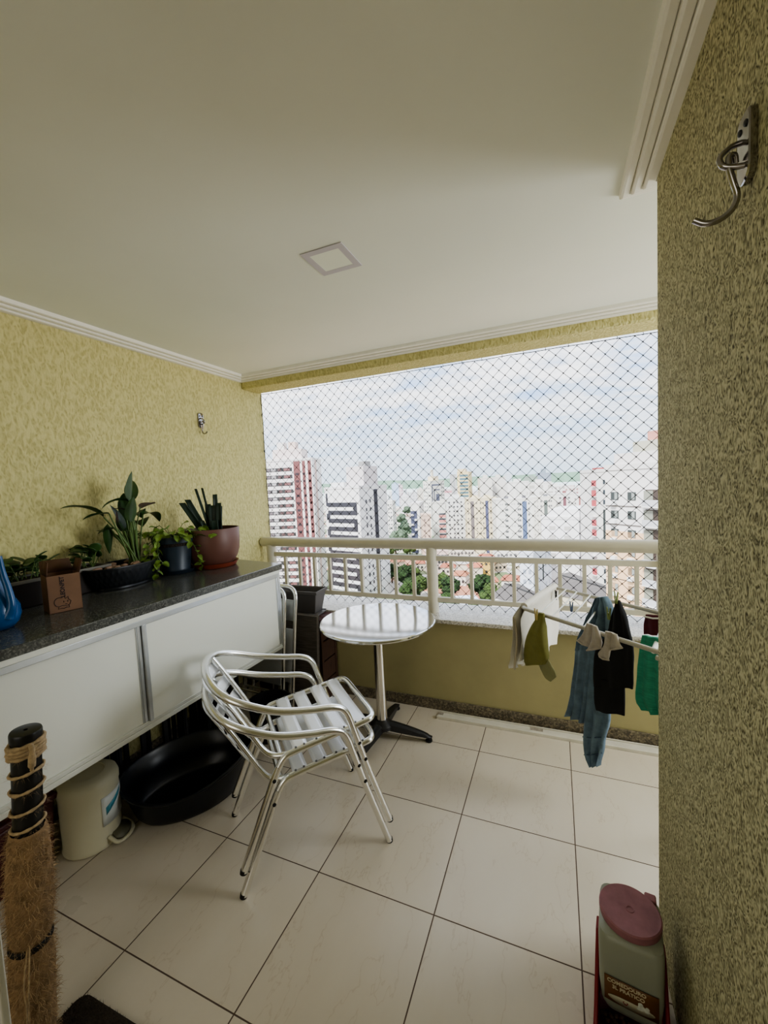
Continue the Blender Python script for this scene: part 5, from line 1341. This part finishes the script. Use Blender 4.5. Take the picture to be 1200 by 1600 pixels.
# trees
FOL = [mat('tree foliage %d' % k, c, .95, var=.55, vs=1.6, bump=1.0, bs=3.0, bd=1.5) for k, c in enumerate((hexc(70,98,50), hexc(88,112,58), hexc(58,84,46)))]
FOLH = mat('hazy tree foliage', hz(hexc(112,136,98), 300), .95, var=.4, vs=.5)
BARK = mat('bark', hexc(84,70,56), .9, var=.2, vs=4)
TREES = [[-62.1, 147.6], [-55.1, 138.7], [-56.4, 152.1], [-47.1, 131.4], [-48.0, 145.2], [-48.9, 126.9], [-40.5, 128.8], [-40.6, 151.9], [-35.2, 142.9], [-34.5, 150.0], [-35.8, 131.5], [-25.6, 136.2], [-21.7, 129.3], [-19.9, 135.0], [-24.5, 142.5], [-17.6, 128.0], [-23.2, 145.5], [-67.0, 164.9], [-61.1, 162.0], [-55.7, 160.5], [-9.0, 125.3], [-29.7, 115.7], [-22.6, 117.5], [-15.7, 120.5], [-26.4, 117.8], [-81.0, 194.2], [-76.6, 198.5], [-68.1, 192.4], [-94.9, 250.6], [-110.2, 301.9], [-140.6, 378.9], [-180.2, 506.4], [-176.8, 563.1], [-288.2, 896.8], [-79.6, 225.6], [-88.2, 224.8]]
rt_ = random.Random(8)
tl = ['bushy green tree in the clump left of the railing post', 'bushy green tree in the clump right of the railing post', 'hazy tree of the park strip between the towers']
kept = []
for k, (x, y) in enumerate(TREES):
    if k == 0 or any(math.hypot(x-a, y-b) < 6.6 for a, b in kept): continue
    if any(math.hypot(x-HOUSES[q][0], y-HOUSES[q][1]) < 7 for q in WH) or math.hypot(x+29.5, y-131) < 10 or any(math.hypot(x-q[0], y-q[1]) < 13 for q in CITY.values()): continue
    kept.append((x, y))
    D = math.hypot(x, y); hazy = D > 240; g = 2 if hazy else (0 if x/y < -.265 else 1)
    t = thing('tree', tl[g], 'tree', (x, y, GZ), rt_.uniform(0, 6), ('trees left of the railing post', 'trees right of the railing post', 'park trees between the towers')[g])
    s = (1.0 if not hazy else 1.4)*rt_.uniform(.85, 1.2); m = MB()
    for q in range(9):
        a = q*2.4; r_ = 2.3*s*math.sqrt(q/9)
        m.blob((r_*math.cos(a), r_*math.sin(a), 6.2*s+1.5*s*math.cos(q*1.3)-.25*r_), (1.8*s, 1.8*s, 1.45*s), 26, 16, .42, 2.6, k*7+q, True)
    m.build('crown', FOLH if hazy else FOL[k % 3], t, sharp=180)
    MB().tube([(0,0,0), (.1,.1,3*s), (0,0,5.6*s)], [.35*s, .28*s, .2*s], 8).build('trunk', BARK, t)

# ground, hills
o = MB().box(-5000, 5000, 20, 9000, GZ-2, GZ).build('ground', None)
g = NT('town ground'); co = g.coord()
v = g.n('ShaderNodeTexVoronoi'); v.inputs['Scale'].default_value = .045; g.l(co, v.inputs['Vector'])
sp = g.n('ShaderNodeSeparateColor'); g.l(v.outputs['Color'], sp.inputs[0])
c = g.ramp(sp.outputs[0], [(0, hexc(96,112,74)), (.35, hexc(122,126,96)), (.4, hexc(176,170,160)), (.7, hexc(190,184,176)), (.72, hexc(160,104,80)), (1, hexc(190,150,126))])
sy = g.n('ShaderNodeSeparateXYZ'); g.l(co, sy.inputs[0])
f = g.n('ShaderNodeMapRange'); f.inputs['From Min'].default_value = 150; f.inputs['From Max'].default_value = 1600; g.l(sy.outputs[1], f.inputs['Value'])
g.l(g.mix(f.outputs[0], c, (.52,.60,.60)), g.b.inputs['Base Color']); g.b.inputs['Roughness'].default_value = .95  # haze put into the ground colour, growing with distance
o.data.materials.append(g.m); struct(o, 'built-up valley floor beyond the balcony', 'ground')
rows = []
for i in range(80):
    az = R(-45+80*i/79); D = 3200
    hh = 28+16*noise.noise(Vector((i*.16, 0, 0)))+9*noise.noise(Vector((i*.7, 3, 0)))+26*max(0, math.sin((i-49)/14*PI)) * (1 if 49 < i < 63 else 0)
    rows.append([(D*math.sin(az), D*math.cos(az), GZ), (D*1.02*math.sin(az), D*1.02*math.cos(az), GZ+40+hh), (D*1.3*math.sin(az), D*1.3*math.cos(az), GZ+40+hh)])
o = MB().grid(rows).build('hills', mat('hazy wooded hill', (.16,.25,.19), .95, var=.12, vs=.02)); struct(o, 'hazy wooded ridge on the horizon', 'hills')

# ------------------------------------------------------------------ sky and light
w = bpy.data.worlds.new('sky'); bpy.context.scene.world = w; w.use_nodes = True; nt = w.node_tree
bg = nt.nodes['Background']
class WT(NT):
    def __init__(s): s.t = nt
wt = WT()
co = wt.n('ShaderNodeTexCoord').outputs['Generated']
sp = wt.n('ShaderNodeSeparateXYZ'); wt.l(co, sp.inputs[0])
zz = wt.math('MAXIMUM', sp.outputs[2], .0)
den = wt.math('ADD', zz, .16)
pl = wt.n('ShaderNodeCombineXYZ'); wt.l(wt.math('DIVIDE', sp.outputs[0], den), pl.inputs[0]); wt.l(wt.math('DIVIDE', sp.outputs[1], den), pl.inputs[1])
n1 = wt.noise(wt.mapping(pl.outputs[0], (.9, 1.3, 1)), 1.15, 6, .55)
n2 = wt.noise(wt.mapping(pl.outputs[0], (1.5, 2.2, 1)), 3.1, 5, .6)
dn = wt.math('ADD', wt.math('MULTIPLY', n1, .7), wt.math('MULTIPLY', n2, .3))
cl = wt.ramp(dn, [(.34, (.36,.58,.98)), (.42, (.52,.68,.95)), (.49, (.80,.86,.96)), (.56, (1.1,1.1,1.12)), (.66, (.62,.68,.80)), (.8, (.5,.57,.70))])
hzc = wt.n('ShaderNodeMapRange'); hzc.inputs['From Min'].default_value = 0.0; hzc.inputs['From Max'].default_value = .22; wt.l(zz, hzc.inputs['Value'])
col = wt.mix(hzc.outputs[0], (.62,.74,.86), cl)
top = wt.n('ShaderNodeMapRange'); top.inputs['From Min'].default_value = -.15; top.inputs['From Max'].default_value = 0; wt.l(sp.outputs[2], top.inputs['Value'])
col = wt.mix(top.outputs[0], (.35,.35,.33), col)
wt.l(col, bg.inputs['Color']); bg.inputs['Strength'].default_value = SKY
s = bpy.data.lights.new('sun', 'SUN'); so = bpy.data.objects.new('sun', s); C.objects.link(so)
s.energy = SUN; s.angle = R(12); s.color = (1.0,.97,.92)
so.rotation_euler = Vector((.25, .72, -.85)).to_track_quat('-Z', 'Y').to_euler()
# added unseen fill light behind the viewpoint, brightens the interior
a = bpy.data.lights.new('rear_fill_light', 'AREA'); ao = bpy.data.objects.new('rear_fill_light', a); C.objects.link(ao)
a.shape = 'RECTANGLE'; a.size = 1.6; a.size_y = 1.6; a.energy = FILL; a.color = (1.0,.95,.86)
ao.location = (-.9, -1.9, 1.5); ao.rotation_euler = Vector((0, 1, -.05)).to_track_quat('-Z', 'Y').to_euler()
# added unseen area light in the recess, brightens wall and ceiling near the opening
a = bpy.data.lights.new('recess_fill_light', 'AREA'); ao = bpy.data.objects.new('recess_fill_light', a); C.objects.link(ao)
a.shape = 'RECTANGLE'; a.size = .8; a.size_y = 1.7; a.energy = SIDE; a.color = (.95,.98,1.0)
ao.location = (2.1, 2.25, 1.45); ao.rotation_euler = Vector((-1, -.02, .03)).to_track_quat('-Z', 'Y').to_euler()
sc = bpy.context.scene
sc.view_settings.view_transform = 'AgX'; sc.view_settings.look = LOOK; sc.view_settings.exposure = EXPO
sc.cycles.max_bounces = 10; sc.cycles.diffuse_bounces = 6
